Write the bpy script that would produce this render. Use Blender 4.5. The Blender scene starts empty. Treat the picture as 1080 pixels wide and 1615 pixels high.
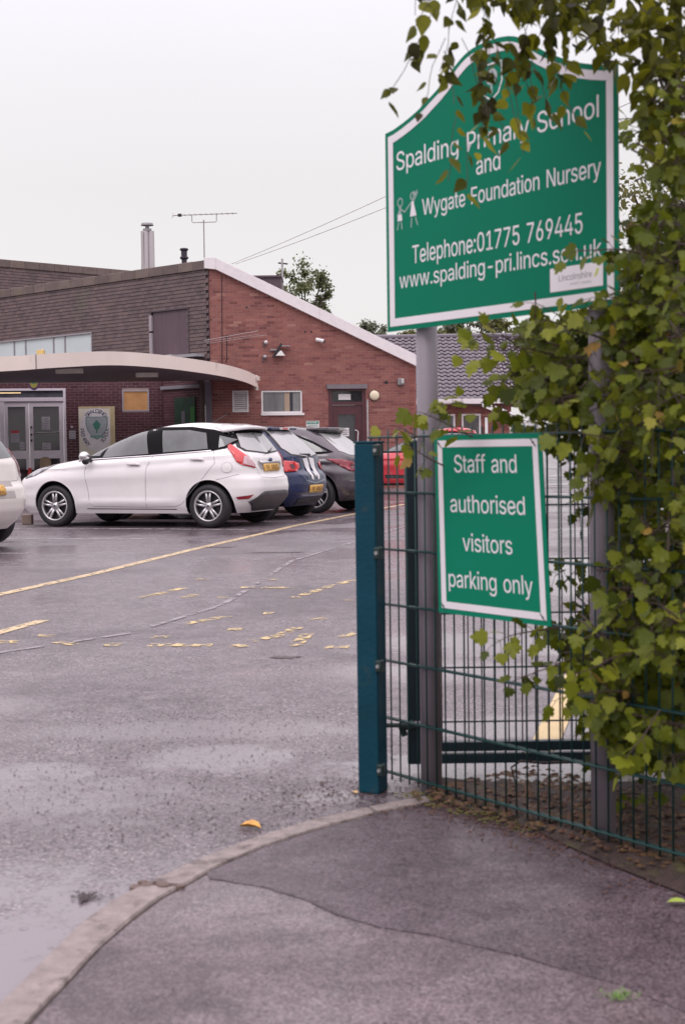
import bpy, bmesh, math, random, json
from mathutils import Vector, Matrix
from mathutils.bvhtree import BVHTree
from mathutils.geometry import tessellate_polygon
random.seed(7)
R = math.radians
SC = bpy.context.scene
COL = SC.collection

# ------------------------------------------------------------------ camera
EYE = Vector((0, 0, 1.10))
pitch, roll = math.atan(96.5 / 2243.0), 0.0135
fw = Vector((0, math.cos(pitch), -math.sin(pitch)))
rt = Vector((1, 0, 0)); up = rt.cross(fw)
c_, s_ = math.cos(roll), math.sin(roll)
r2 = rt * c_ - up * s_; u2 = rt * s_ + up * c_
cam = bpy.data.cameras.new('camera'); camo = bpy.data.objects.new('camera', cam)
COL.objects.link(camo)
camo.matrix_world = Matrix(((r2.x, u2.x, -fw.x, EYE.x), (r2.y, u2.y, -fw.y, EYE.y), (r2.z, u2.z, -fw.z, EYE.z), (0, 0, 0, 1)))
cam.sensor_fit = 'VERTICAL'; cam.sensor_height = 36; cam.lens = 50.0
cam.clip_start = .05; cam.clip_end = 900
cam.dof.use_dof = True; cam.dof.focus_distance = 21; cam.dof.aperture_fstop = 6.0
SC.camera = camo
SC.view_settings.view_transform = 'Standard'; SC.view_settings.look = 'None'
SC.view_settings.exposure = 0.0; SC.view_settings.gamma = 1
SC.render.engine = 'CYCLES'
SC.cycles.max_bounces = 6; SC.cycles.transparent_max_bounces = 12
SC.cycles.use_denoising = True

# ------------------------------------------------------------------ sky: rain-grey overcast, brighter towards the zenith
W = bpy.data.worlds.new('World'); SC.world = W; W.use_nodes = True
nt = W.node_tree; nt.nodes.clear()
def wn(t, **k):
    n = nt.nodes.new(t)
    for a, b in k.items(): setattr(n, a, b)
    return n
wo = wn('ShaderNodeOutputWorld')
sky = wn('ShaderNodeTexSky', sky_type='NISHITA', sun_disc=False, sun_elevation=R(52), sun_rotation=R(150))
bg1 = wn('ShaderNodeBackground'); bg1.inputs[1].default_value = .05
hs = wn('ShaderNodeHueSaturation'); hs.inputs['Saturation'].default_value = .25
nt.links.new(sky.outputs[0], hs.inputs['Color']); nt.links.new(hs.outputs[0], bg1.inputs[0])
tc = wn('ShaderNodeTexCoord'); sp = wn('ShaderNodeSeparateXYZ'); nt.links.new(tc.outputs['Generated'], sp.inputs[0])
cr = wn('ShaderNodeValToRGB'); nt.links.new(sp.outputs[2], cr.inputs[0])
cr.color_ramp.elements[0].position = 0; cr.color_ramp.elements[0].color = (.55, .515, .515, 1)
cr.color_ramp.elements[1].position = 1; cr.color_ramp.elements[1].color = (2.05, 1.82, 1.96, 1)
e = cr.color_ramp.elements.new(.18); e.color = (.60, .56, .55, 1)
e = cr.color_ramp.elements.new(.30); e.color = (.77, .73, .77, 1)
cn = wn('ShaderNodeTexNoise'); cn.inputs['Scale'].default_value = 1.6; cn.inputs['Detail'].default_value = 3
nt.links.new(tc.outputs['Generated'], cn.inputs['Vector'])
mr = wn('ShaderNodeMapRange'); mr.inputs['To Min'].default_value = .90; mr.inputs['To Max'].default_value = 1.10
nt.links.new(cn.outputs[0], mr.inputs[0])
bg2 = wn('ShaderNodeBackground'); nt.links.new(cr.outputs[0], bg2.inputs[0]); nt.links.new(mr.outputs[0], bg2.inputs[1])
ad = wn('ShaderNodeAddShader'); nt.links.new(bg1.outputs[0], ad.inputs[0]); nt.links.new(bg2.outputs[0], ad.inputs[1])
nt.links.new(ad.outputs[0], wo.inputs[0])
sl = bpy.data.lights.new('sun', 'SUN'); sl.energy = .6; sl.angle = R(25); sl.color = (1, .97, .93)
so = bpy.data.objects.new('sun', sl); COL.objects.link(so)
so.rotation_euler = (R(38), 0, R(-30))

# ------------------------------------------------------------------ helpers
MATS = {}
def mat(name, col=(.5, .5, .5), rough=.5, metal=0, spec=.5, var=.12, scale=6, bump=0, bscale=60, tint=None, coat=0, dirt=None, trans=0, ior=None, emis=None, stretch=None):
    """procedural principled material: colour noise, optional per-piece tint attribute, fine bump"""
    if name in MATS: return MATS[name]
    m = bpy.data.materials.new(name); m.use_nodes = True; MATS[name] = m
    t = m.node_tree; b = t.nodes['Principled BSDF']; L = t.links
    co = t.nodes.new('ShaderNodeTexCoord'); src = co.outputs['Object']
    if stretch:
        mp = t.nodes.new('ShaderNodeMapping'); mp.inputs['Scale'].default_value = stretch
        L.new(src, mp.inputs[0]); src = mp.outputs[0]
    n = t.nodes.new('ShaderNodeTexNoise'); n.inputs['Scale'].default_value = scale; n.inputs['Detail'].default_value = 6
    L.new(src, n.inputs['Vector'])
    mx = t.nodes.new('ShaderNodeMix'); mx.data_type = 'RGBA'
    c1 = [max(0, c * (1 - var * 2)) for c in col]; c2 = [min(1, c * (1 + var * 1.6)) for c in col]
    mx.inputs[6].default_value = (*c1, 1); mx.inputs[7].default_value = (*c2, 1)
    L.new(n.outputs[0], mx.inputs[0]); cur = mx.outputs[2]
    if tint:
        at = t.nodes.new('ShaderNodeAttribute'); at.attribute_name = 'tint'
        rp = t.nodes.new('ShaderNodeValToRGB'); L.new(at.outputs['Fac'], rp.inputs[0])
        rp.color_ramp.elements[0].color = (*tint[0], 1); rp.color_ramp.elements[1].color = (*tint[-1], 1)
        for i, q in enumerate(tint[1:-1]):
            ee = rp.color_ramp.elements.new((i + 1) / (len(tint) - 1)); ee.color = (*q, 1)
        m2 = t.nodes.new('ShaderNodeMix'); m2.data_type = 'RGBA'; m2.blend_type = 'MULTIPLY'; m2.inputs[0].default_value = 1
        L.new(cur, m2.inputs[6]); L.new(rp.outputs[0], m2.inputs[7]); cur = m2.outputs[2]
    if dirt:
        dn = t.nodes.new('ShaderNodeTexNoise'); dn.inputs['Scale'].default_value = dirt[2]; dn.inputs['Detail'].default_value = 8; dn.inputs['Roughness'].default_value = .65
        L.new(src, dn.inputs['Vector'])
        dm = t.nodes.new('ShaderNodeMapRange'); dm.inputs[1].default_value = dirt[1]; dm.inputs[2].default_value = dirt[1] + .14
        L.new(dn.outputs[0], dm.inputs[0])
        m3 = t.nodes.new('ShaderNodeMix'); m3.data_type = 'RGBA'; L.new(dm.outputs[0], m3.inputs[0])
        L.new(cur, m3.inputs[6]); m3.inputs[7].default_value = (*dirt[0], 1); cur = m3.outputs[2]
    L.new(cur, b.inputs['Base Color'])
    rr = t.nodes.new('ShaderNodeMapRange'); rr.inputs['To Min'].default_value = max(0, rough - .08); rr.inputs['To Max'].default_value = min(1, rough + .08)
    L.new(n.outputs[0], rr.inputs[0]); L.new(rr.outputs[0], b.inputs['Roughness'])
    b.inputs['Metallic'].default_value = metal; b.inputs['Specular IOR Level'].default_value = spec
    b.inputs['Coat Weight'].default_value = coat; b.inputs['Coat Roughness'].default_value = .06
    if ior: b.inputs['IOR'].default_value = ior
    if trans: b.inputs['Transmission Weight'].default_value = trans
    if emis: b.inputs['Emission Color'].default_value = (*emis[0], 1); b.inputs['Emission Strength'].default_value = emis[1]
    if bump:
        bn = t.nodes.new('ShaderNodeTexNoise'); bn.inputs['Scale'].default_value = bscale; bn.inputs['Detail'].default_value = 4
        L.new(src, bn.inputs['Vector'])
        bp = t.nodes.new('ShaderNodeBump'); bp.inputs['Strength'].default_value = bump; bp.inputs['Distance'].default_value = .01
        L.new(bn.outputs[0], bp.inputs['Height']); L.new(bp.outputs[0], b.inputs['Normal'])
    return m

class MB:
    """collects shapes, links them as ONE mesh object"""
    def __init__(s): s.v = []; s.f = []; s.t = []; s.sm = False
    def add(s, vs, fs, tint=.5):
        o = len(s.v); s.v += [tuple(v) for v in vs]; s.f += [tuple(i + o for i in f) for f in fs]; s.t += [tint] * len(fs)
    def box(s, a, b, M=None, tint=.5):
        (x0, y0, z0), (x1, y1, z1) = a, b
        vs = [Vector(p) for p in ((x0, y0, z0), (x1, y0, z0), (x1, y1, z0), (x0, y1, z0), (x0, y0, z1), (x1, y0, z1), (x1, y1, z1), (x0, y1, z1))]
        if M is not None: vs = [M @ v for v in vs]
        s.add(vs, [(0, 3, 2, 1), (4, 5, 6, 7), (0, 1, 5, 4), (1, 2, 6, 5), (2, 3, 7, 6), (3, 0, 4, 7)], tint); return s
    def tube(s, pts, r, n=8, cap=True, tint=.5):
        pts = [Vector(p) for p in pts]; rs = r if isinstance(r, (list, tuple)) else [r] * len(pts)
        vs = []; prev = None
        for i, p in enumerate(pts):
            d = (pts[min(i + 1, len(pts) - 1)] - pts[max(i - 1, 0)])
            d = d.normalized() if d.length > 1e-9 else Vector((0, 0, 1))
            a = d.orthogonal().normalized() if prev is None else (prev - d * prev.dot(d)).normalized()
            prev = a; b = d.cross(a)
            for k in range(n):
                q = 2 * math.pi * k / n; vs.append(p + (a * math.cos(q) + b * math.sin(q)) * rs[i])
        fs = []
        for i in range(len(pts) - 1):
            for k in range(n):
                fs.append((i * n + k, i * n + (k + 1) % n, (i + 1) * n + (k + 1) % n, (i + 1) * n + k))
        if cap: fs += [tuple(range(n))[::-1], tuple((len(pts) - 1) * n + k for k in range(n))]
        s.add(vs, fs, tint); return s
    def prism(s, poly, F, a, b, tint=.5):
        """poly 2D extruded between offsets a..b; F(x,y,off)->3D"""
        n = len(poly); vs = [F(x, y, a) for x, y in poly] + [F(x, y, b) for x, y in poly]
        tr = tessellate_polygon([[Vector((x, y, 0)) for x, y in poly]])
        fs = [tuple(t) for t in tr] + [tuple(i + n for i in t[::-1]) for t in tr]
        fs += [(i, (i + 1) % n, (i + 1) % n + n, i + n) for i in range(n)]
        s.add(vs, fs, tint); return s
    def lathe(s, prof, M, n=32, tint=.5):
        vs = []; m = len(prof)
        for k in range(n):
            a = 2 * math.pi * k / n
            for (r, h) in prof: vs.append(M @ Vector((r * math.cos(a), h, r * math.sin(a))))
        fs = [(k * m + j, ((k + 1) % n) * m + j, ((k + 1) % n) * m + j + 1, k * m + j + 1) for k in range(n) for j in range(m - 1)]
        s.add(vs, fs, tint); return s
    def build(s, name, m=None, parent=None, smooth=False, bevel=0, recalc=True):
        me = bpy.data.meshes.new(name); me.from_pydata(s.v, [], s.f)
        at = me.attributes.new('tint', 'FLOAT', 'FACE'); at.data.foreach_set('value', s.t)
        if recalc:
            bm = bmesh.new(); bm.from_mesh(me); bmesh.ops.recalc_face_normals(bm, faces=bm.faces); bm.to_mesh(me); bm.free()
        if m: me.materials.append(m)
        if smooth:
            for p in me.polygons: p.use_smooth = True
        o = bpy.data.objects.new(name, me); COL.objects.link(o)
        if smooth and smooth != 'all':
            try: me.set_sharp_from_angle(angle=R(smooth if smooth > 1 else 40))
            except Exception: pass
        if bevel:
            md = o.modifiers.new('bevel', 'BEVEL'); md.width = bevel; md.segments = 2; md.limit_method = 'ANGLE'
        if parent: o.parent = parent
        return o
def tag(o, label=None, cat=None, group=None, kind=None):
    if label: o['label'] = label
    if cat: o['category'] = cat
    if group: o['group'] = group
    if kind: o['kind'] = kind
    return o
def empty(name, loc=(0, 0, 0), rz=0, label=None, cat=None, group=None):
    o = bpy.data.objects.new(name, None); COL.objects.link(o); o.location = loc; o.rotation_euler.z = rz
    o.empty_display_size = .2
    return tag(o, label, cat, group)
def inst(name, me, parent, loc=None, M=None):
    o = bpy.data.objects.new(name, me); COL.objects.link(o); o.parent = parent
    if M is not None: o.matrix_local = M
    elif loc is not None: o.location = loc
    return o
def copy_tree(o, parent=None):
    c = o.copy(); COL.objects.link(c); c.parent = parent
    for ch in list(o.children): copy_tree(ch, c)
    return c
def lerp(x, xs, ys):
    if x <= xs[0]: return ys[0]
    for i in range(1, len(xs)):
        if x <= xs[i]: return ys[i - 1] + (ys[i] - ys[i - 1]) * (x - xs[i - 1]) / (xs[i] - xs[i - 1])
    return ys[-1]
def gz(y): return lerp(y, [5, 20], [-.12, .05])

GL = json.loads('''{"-":[227,[[168,122,168,94,57,94,57,122]]],".":[94,[[48,-2,39,-1,31,4,26,12,25,20,26,29,31,37,39,42,48,43,56,42,64,37,69,29,71,20,69,12,64,4,56,-1]]],"0":[227,[[113,-3,87,0,65,12,47,31,34,57,27,89,24,127,27,165,35,197,48,223,65,242,87,254,113,258,139,254,161,242,179,223,192,197,200,165,203,127,200,89,192,57,179,31,162,12,140,0],[113,25,131,28,145,37,157,52,165,72,170,97,172,127,170,157,165,182,157,203,145,218,131,227,113,230,96,227,82,218,70,203,62,182,56,157,55,127,56,97,62,72,70,52,82,37,96,28]]],"1":[227,[[38,0,38,27,195,27,195,0],[138,254,138,0,106,0,106,224,105,224,43,179,43,213,99,254]]],"4":[227,[[20,53,20,79,123,254,155,254,54,83,54,81,207,81,207,53],[141,0,141,61,141,73,141,159,171,159,171,0]]],"5":[227,[[111,-3,89,-1,70,6,54,16,41,30,33,47,30,65,61,65,64,54,69,44,77,36,87,30,98,26,111,25,125,27,138,32,149,41,157,52,162,66,164,81,162,97,157,111,148,122,137,131,124,137,109,138,96,137,84,134,73,129,64,123,34,126,48,254,183,254,183,226,75,226,67,151,68,151,77,157,89,162,101,166,115,167,131,165,147,160,161,153,172,143,182,130,189,116,194,99,195,82,193,58,184,38,171,21,154,8,134,-1]]],"6":[227,[[113,-3,91,-1,71,7,55,20,42,37,34,58,32,81,34,100,40,119,51,142,69,170,126,254,161,254,75,131,73,131,77,137,83,144,90,149,98,153,107,156,117,157,139,155,158,147,173,136,185,120,192,101,194,79,192,56,184,36,171,20,155,7,135,-1],[113,24,127,26,139,31,149,40,157,51,162,64,164,79,162,94,157,107,149,118,139,126,127,131,113,133,99,131,87,126,77,118,69,107,64,94,62,79,64,64,69,51,77,40,87,31,99,26]]],"7":[227,[[48,0,162,224,162,226,31,226,31,254,195,254,195,224,82,0]]],"9":[227,[[113,258,135,255,155,247,171,234,184,217,192,197,194,173,192,155,186,135,175,112,158,84,100,0,65,0,151,124,154,124,149,117,144,111,137,105,128,101,119,98,109,97,87,100,69,107,53,119,41,134,34,154,32,176,34,198,42,218,55,235,71,247,91,255],[113,230,99,228,87,223,77,215,69,204,64,191,63,176,64,161,69,148,77,137,87,129,99,123,113,122,127,123,139,129,149,137,157,147,162,160,164,175,162,190,157,204,150,215,139,223,127,228]]],":":[94,[[48,-2,39,-1,31,4,26,12,25,20,26,29,31,37,39,42,48,43,56,42,64,37,69,29,71,20,69,12,64,4,56,-1],[48,135,39,137,31,142,26,149,25,158,26,167,31,174,39,179,48,181,56,179,64,174,69,167,71,158,69,149,64,142,56,137]]],"A":[240,[[8,0,101,254,138,254,231,0,198,0,144,151,138,167,132,186,125,210,116,239,123,239,114,209,106,185,100,166,95,151,43,0],[55,71,55,99,185,99,185,71]]],"C":[255,[[134,-3,103,1,75,12,52,32,35,58,24,90,20,127,24,165,35,197,52,223,75,242,103,254,134,258,152,256,170,252,186,245,201,236,214,224,224,209,232,193,236,174,204,174,200,186,195,197,187,206,179,214,169,220,158,224,146,227,134,228,111,225,92,216,75,202,62,182,54,157,52,127,54,97,63,72,75,53,92,38,112,29,134,26,146,27,158,30,169,34,179,40,187,48,195,57,200,68,204,80,236,80,232,62,224,45,214,31,201,19,187,9,170,2,153,-2]]],"D":[251,[[109,0,48,0,48,29,107,29,136,31,159,40,177,55,189,75,197,99,200,128,197,156,190,180,177,200,160,214,138,223,110,226,47,226,47,254,113,254,147,251,176,239,200,221,217,196,227,164,231,128,227,91,217,59,199,34,175,15,145,4],[62,254,62,0,30,0,30,254]]],"F":[205,[[30,0,30,254,185,254,185,226,62,226,62,139,173,139,173,111,62,111,62,0]]],"G":[260,[[134,-3,102,1,75,13,52,32,35,58,24,90,20,127,24,165,35,197,52,223,74,242,102,254,132,258,152,256,170,252,187,245,202,235,214,222,225,208,232,192,237,174,204,174,199,186,194,197,186,206,178,213,168,220,158,224,146,227,133,228,111,225,92,216,75,202,62,182,54,157,52,127,54,97,63,72,75,53,92,38,112,29,134,26,155,29,172,36,187,47,198,62,205,80,207,101,217,100,141,100,141,128,239,128,239,100,236,71,225,45,209,25,188,9,163,0]]],"H":[258,[[30,0,30,254,62,254,62,144,196,144,196,254,228,254,228,0,196,0,196,116,62,116,62,0]]],"I":[150,[[16,0,16,29,59,29,59,226,16,226,16,254,135,254,135,226,91,226,91,29,135,29,135,0]]],"L":[196,[[30,0,30,254,62,254,62,29,181,29,181,0]]],"M":[314,[[30,0,30,254,76,254,139,94,141,87,144,79,147,71,150,61,153,52,156,42,158,33,161,24,154,24,156,32,159,41,162,51,165,61,168,70,171,79,174,87,176,94,238,254,284,254,284,0,252,0,252,145,252,154,252,163,252,174,253,184,253,195,253,207,253,218,253,229,256,229,253,217,249,205,245,193,241,181,237,171,234,161,231,152,228,145,171,0,143,0,85,145,83,152,80,160,76,170,72,181,69,192,65,204,60,216,56,229,59,229,60,219,60,208,60,197,60,186,61,175,61,164,61,154,61,145,61,0]]],"N":[262,[[30,0,30,254,68,254,172,91,176,84,181,75,187,65,194,53,200,41,207,27,202,27,201,41,200,54,200,67,200,79,199,89,199,97,199,254,232,254,232,0,193,0,101,145,95,155,89,165,82,177,74,191,65,207,54,226,60,227,60,209,61,192,62,177,62,164,62,153,62,145,62,0]]],"O":[267,[[133,-3,103,1,75,12,52,32,35,58,24,90,20,127,24,165,35,197,52,223,75,242,103,254,133,258,164,254,192,242,215,223,232,197,243,165,247,127,243,90,232,58,215,32,192,12,164,1],[133,26,155,29,175,38,191,52,204,72,212,97,215,127,212,157,204,182,191,202,175,216,155,225,133,228,112,225,92,216,75,202,63,182,54,157,52,127,54,97,63,72,75,52,92,38,112,29]]],"P":[222,[[30,0,30,254,118,254,144,252,166,244,183,231,195,215,202,195,204,174,202,152,195,133,183,116,166,104,144,96,118,93,55,93,55,121,116,121,134,123,149,128,159,136,167,147,171,160,172,174,171,188,167,201,159,211,148,219,134,224,116,226,62,226,62,0]]],"R":[224,[[30,0,30,254,118,254,145,252,167,244,183,232,195,217,202,198,205,176,202,154,195,136,183,120,166,109,145,101,118,99,48,99,48,128,117,128,135,129,149,133,160,141,167,150,171,162,173,176,171,190,167,202,159,212,149,220,134,224,116,226,62,226,62,0],[177,0,115,115,151,115,214,0]]],"S":[223,[[112,-4,86,-2,64,5,46,15,32,30,23,48,19,68,52,68,55,55,62,44,71,35,83,29,97,26,112,25,128,26,143,30,155,37,165,46,171,57,173,70,171,81,166,89,158,96,148,102,136,107,122,111,92,120,64,130,43,145,30,163,26,186,29,206,37,224,51,238,69,249,90,256,114,258,137,256,158,249,175,238,189,224,197,208,200,189,169,189,163,206,151,219,134,227,112,229,97,228,84,224,73,218,64,209,59,199,58,188,60,176,65,167,74,160,85,154,96,150,106,147,132,140,144,136,156,132,168,126,179,119,189,110,197,99,202,85,204,69,201,50,193,32,180,17,162,5,139,-2]]],"T":[224,[[16,226,16,254,208,254,208,226,128,226,128,0,96,0,96,226]]],"U":[259,[[129,-4,101,-1,77,8,57,22,42,40,33,62,30,87,30,254,62,254,62,89,64,72,70,57,80,44,94,34,110,28,129,26,149,28,165,34,179,44,188,57,194,72,196,89,196,254,229,254,229,87,226,62,216,40,201,22,182,8,157,-1]]],"W":[343,[[8,254,41,254,97,38,153,254,190,254,246,38,302,254,335,254,265,0,228,0,172,205,115,0,78,0]]],"Y":[236,[[102,0,102,104,8,254,46,254,96,172,104,159,111,146,118,132,125,115,112,115,119,132,126,146,133,159,140,172,191,254,228,254,134,104,134,0]]],"a":[195,[[80,-4,63,-3,47,2,34,11,24,22,17,37,15,54,17,69,22,80,29,90,39,97,50,102,63,105,76,108,89,110,105,112,117,113,126,115,133,117,136,121,138,127,138,128,137,139,133,148,128,156,120,161,110,164,98,165,85,164,75,161,66,156,59,150,54,144,50,137,20,146,29,161,39,173,52,182,66,188,82,191,97,192,108,192,119,190,131,186,143,180,153,172,161,160,167,145,168,126,168,0,138,0,138,26,136,26,132,19,126,12,118,6,108,1,95,-3],[85,23,101,24,114,29,124,37,132,47,136,57,138,69,138,95,135,93,130,91,123,89,116,88,108,87,100,86,93,85,88,84,77,82,67,79,58,75,52,70,47,62,46,52,47,43,51,36,57,30,65,26,74,24]]],"c":[198,[[104,-4,79,-1,58,8,41,23,28,43,20,66,17,94,20,122,28,146,41,165,58,180,79,189,104,192,117,191,130,189,142,184,153,178,162,170,170,161,176,150,181,138,151,131,149,138,145,145,141,150,135,155,128,159,121,162,113,164,104,165,86,162,73,155,62,144,54,129,50,112,48,94,50,75,54,59,62,44,73,33,86,26,104,23,113,24,121,26,129,29,135,33,141,38,146,44,149,51,152,59,181,51,177,39,171,28,163,19,153,11,142,4,130,0,117,-3]]],"d":[212,[[98,-4,75,-1,56,8,40,23,27,42,20,66,17,94,20,122,27,146,40,166,56,180,75,189,98,192,114,191,126,186,136,180,144,173,149,166,153,160,155,160,155,254,186,254,186,0,156,0,156,29,153,29,149,23,143,16,136,8,126,2,114,-3],[102,23,118,26,132,32,142,43,150,58,154,75,156,95,154,114,150,131,142,145,132,156,118,163,102,165,86,163,72,156,62,145,54,131,50,114,48,95,50,75,54,58,62,44,73,33,86,26]]],"e":[202,[[106,-4,80,-1,58,8,41,23,28,42,20,66,17,93,20,121,28,145,40,165,58,180,78,189,103,192,118,191,133,187,147,180,160,170,170,157,179,141,184,121,186,97,186,85,37,85,37,110,169,110,155,101,153,119,149,134,141,147,131,157,118,163,103,165,87,163,73,157,62,147,54,135,50,121,48,105,48,89,50,69,55,53,64,40,76,31,90,25,106,23,117,24,127,26,135,31,143,36,149,44,153,53,182,45,177,32,168,20,156,10,141,2,125,-3]]],"f":[127,[[114,190,114,164,3,164,3,190],[40,0,40,216,42,231,48,243,57,252,68,259,80,264,94,265,103,265,111,263,117,262,121,260,114,234,111,235,107,236,103,237,97,237,85,235,77,230,72,221,71,209,71,0]]],"g":[213,[[103,-75,84,-74,67,-70,53,-63,41,-55,32,-45,25,-35,51,-20,55,-26,61,-33,68,-39,77,-44,89,-48,103,-49,124,-46,141,-38,152,-23,156,-3,156,34,153,34,149,28,143,21,136,14,126,8,114,4,97,2,76,5,56,13,40,27,28,45,20,68,17,96,20,123,27,147,40,166,56,180,76,189,98,192,114,191,127,186,137,180,144,173,150,166,154,159,157,159,157,190,186,190,186,-4,183,-27,175,-45,162,-59,145,-68,125,-73],[102,30,118,32,132,38,142,47,150,61,155,77,156,96,155,115,150,132,142,146,132,156,119,163,102,165,86,163,73,156,62,145,54,131,50,115,48,96,50,78,54,61,62,48,73,38,86,32]]],"h":[205,[[57,113,57,0,26,0,26,254,57,254,57,144,51,144,62,166,76,181,94,189,114,192,132,190,148,184,161,174,170,160,177,142,179,120,179,0,148,0,148,118,145,137,136,152,123,161,105,165,92,163,80,159,71,151,63,141,58,129]]],"i":[83,[[26,0,26,190,57,190,57,0],[42,221,34,223,27,227,22,234,21,242,22,249,27,256,34,260,42,262,50,260,57,256,62,249,63,242,62,234,57,227,50,223]]],"k":[190,[[55,68,55,106,60,106,142,190,180,190,92,100,89,100],[26,0,26,254,57,254,57,0],[147,0,74,93,96,114,186,0]]],"l":[95,[[70,-1,50,2,37,10,29,24,26,42,26,254,57,254,57,49,58,38,60,31,65,27,73,26,77,26,80,26,83,27,85,27,90,1,86,0,81,0,75,-1]]],"m":[305,[[26,0,26,190,56,190,56,148,54,148,59,162,66,173,75,182,86,188,98,192,110,193,129,190,144,180,154,166,160,147,156,147,161,160,169,172,178,181,190,187,204,192,218,193,234,191,249,186,261,177,270,164,276,148,278,128,278,0,248,0,248,127,245,145,236,156,224,163,209,165,197,164,187,160,179,153,173,145,169,135,168,124,168,0,137,0,137,130,134,144,126,156,115,163,100,165,89,164,79,160,70,154,63,145,58,133,57,119,57,0]]],"n":[205,[[57,113,57,0,26,0,26,190,56,190,56,144,51,144,62,166,76,181,94,189,114,192,132,190,147,184,160,174,170,160,176,142,179,120,179,0,148,0,148,118,145,137,136,152,123,161,105,165,92,163,80,159,71,151,63,141,58,129]]],"o":[208,[[104,-4,79,-1,58,8,41,23,28,43,20,66,17,94,20,122,28,146,41,165,58,180,79,189,104,192,128,189,149,180,167,165,180,146,188,122,191,94,188,66,180,43,167,23,149,8,128,-1],[104,23,121,26,135,33,146,44,154,59,158,75,160,94,158,112,154,129,146,144,135,155,121,162,104,165,86,162,73,155,62,144,54,129,50,112,48,94,50,75,54,59,62,44,73,33,86,26]]],"p":[212,[[26,-71,26,190,56,190,56,160,59,160,63,166,69,173,76,180,86,186,98,191,115,192,137,189,156,180,173,166,185,146,193,122,195,94,193,66,185,42,173,23,157,8,137,-1,115,-4,99,-3,86,2,76,8,69,16,63,23,59,29,57,29,57,-71],[110,23,126,26,140,33,150,44,158,58,163,75,164,95,163,114,158,131,150,145,140,156,126,163,110,165,94,163,81,156,70,145,62,131,58,114,56,95,58,75,63,58,70,43,81,32,94,26]]],"r":[130,[[26,0,26,190,56,190,56,160,58,160,65,173,76,184,90,190,107,192,110,192,115,192,119,192,122,192,122,161,119,162,115,162,109,163,103,163,91,161,80,157,70,151,63,142,58,131,57,118,57,0]]],"s":[182,[[91,-4,72,-3,56,2,42,9,31,19,23,32,18,47,47,53,53,40,62,30,75,25,91,23,108,25,122,31,131,40,134,51,132,60,127,68,118,74,106,78,75,85,52,93,36,104,27,119,23,137,26,152,33,166,43,177,58,185,74,190,94,192,112,191,127,186,140,179,149,170,157,158,162,145,134,139,129,149,121,158,110,164,94,166,78,164,65,158,57,150,54,139,56,129,62,122,72,116,86,111,115,105,137,97,153,86,162,71,166,53,163,37,156,24,145,12,130,3,112,-2]]],"t":[114,[[102,190,102,164,3,164,3,190],[32,236,63,236,63,49,64,38,68,31,75,26,85,25,88,25,93,26,97,26,101,27,107,1,102,0,96,-1,90,-2,84,-2,62,1,46,11,36,26,32,46]]],"u":[205,[[91,-3,73,-1,57,5,44,15,35,29,28,47,26,69,26,190,57,190,57,72,60,52,68,37,82,28,100,25,113,27,125,31,134,38,142,48,146,61,148,76,148,190,179,190,179,0,149,0,149,46,154,46,143,23,129,8,111,0]]],"v":[195,[[9,190,42,190,98,35,152,190,186,190,113,0,81,0]]],"w":[284,[[11,190,44,190,85,35,126,190,158,190,199,35,240,190,272,190,215,0,184,0,142,155,99,0,69,0]]],"y":[195,[[24,-69,31,-43,44,-45,59,-42,71,-29,81,-1,9,190,42,190,97,35,153,190,186,190,102,-29,88,-54,70,-68,46,-73]]]}''')
GL['l'] = [83, [[26, 0, 26, 262, 57, 262, 57, 0]]]
def text_mesh(txt, F, width=None, cap=None, off=0, depth=.001, place=None):
    """lettering outlines -> MB; F(x,y,off)->3D. width fits the line's length, cap the capital height (182/500 em = 0.727)"""
    mb = MB(); x = 0; runs = []
    for ch in txt:
        if ch == ' ': x += 125; continue
        a, loops = GL[ch]; runs.append((x, a, loops)); x += a - 7
    tot = x - 10; sy = cap / 254.0; sx = (width / tot) if width else sy
    for x0, a, loops in runs:
        ls = [[(l[i] + x0, l[i + 1]) for i in range(0, len(l), 2)] for l in loops]
        def area(l): return abs(sum(l[i][0] * l[(i + 1) % len(l)][1] - l[(i + 1) % len(l)][0] * l[i][1] for i in range(len(l)))) / 2
        ls.sort(key=area, reverse=True)
        def inside(p, l):
            r = False
            for i in range(len(l)):
                (xa, ya), (xb, yb) = l[i], l[i - 1]
                if (ya > p[1]) != (yb > p[1]) and p[0] < (xb - xa) * (p[1] - ya) / (yb - ya) + xa: r = not r
            return r
        groups = []
        for l in ls:
            for g in groups:
                if inside(l[0], g[0]): g.append(l); break
            else: groups.append([l])
        for g in groups:
            pts = [p for l in g for p in l]
            tr = tessellate_polygon([[Vector((p[0], p[1], 0)) for p in l] for l in g])
            if place: vs = [F(*place((p[0]) * sx, p[1] * sy, (x0 + a / 2) * sx, tot * sx), off) for p in pts]
            else: vs = [F(p[0] * sx, p[1] * sy, off) for p in pts]
            mb.add(vs, [tuple(t) for t in tr])
    return mb
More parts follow.
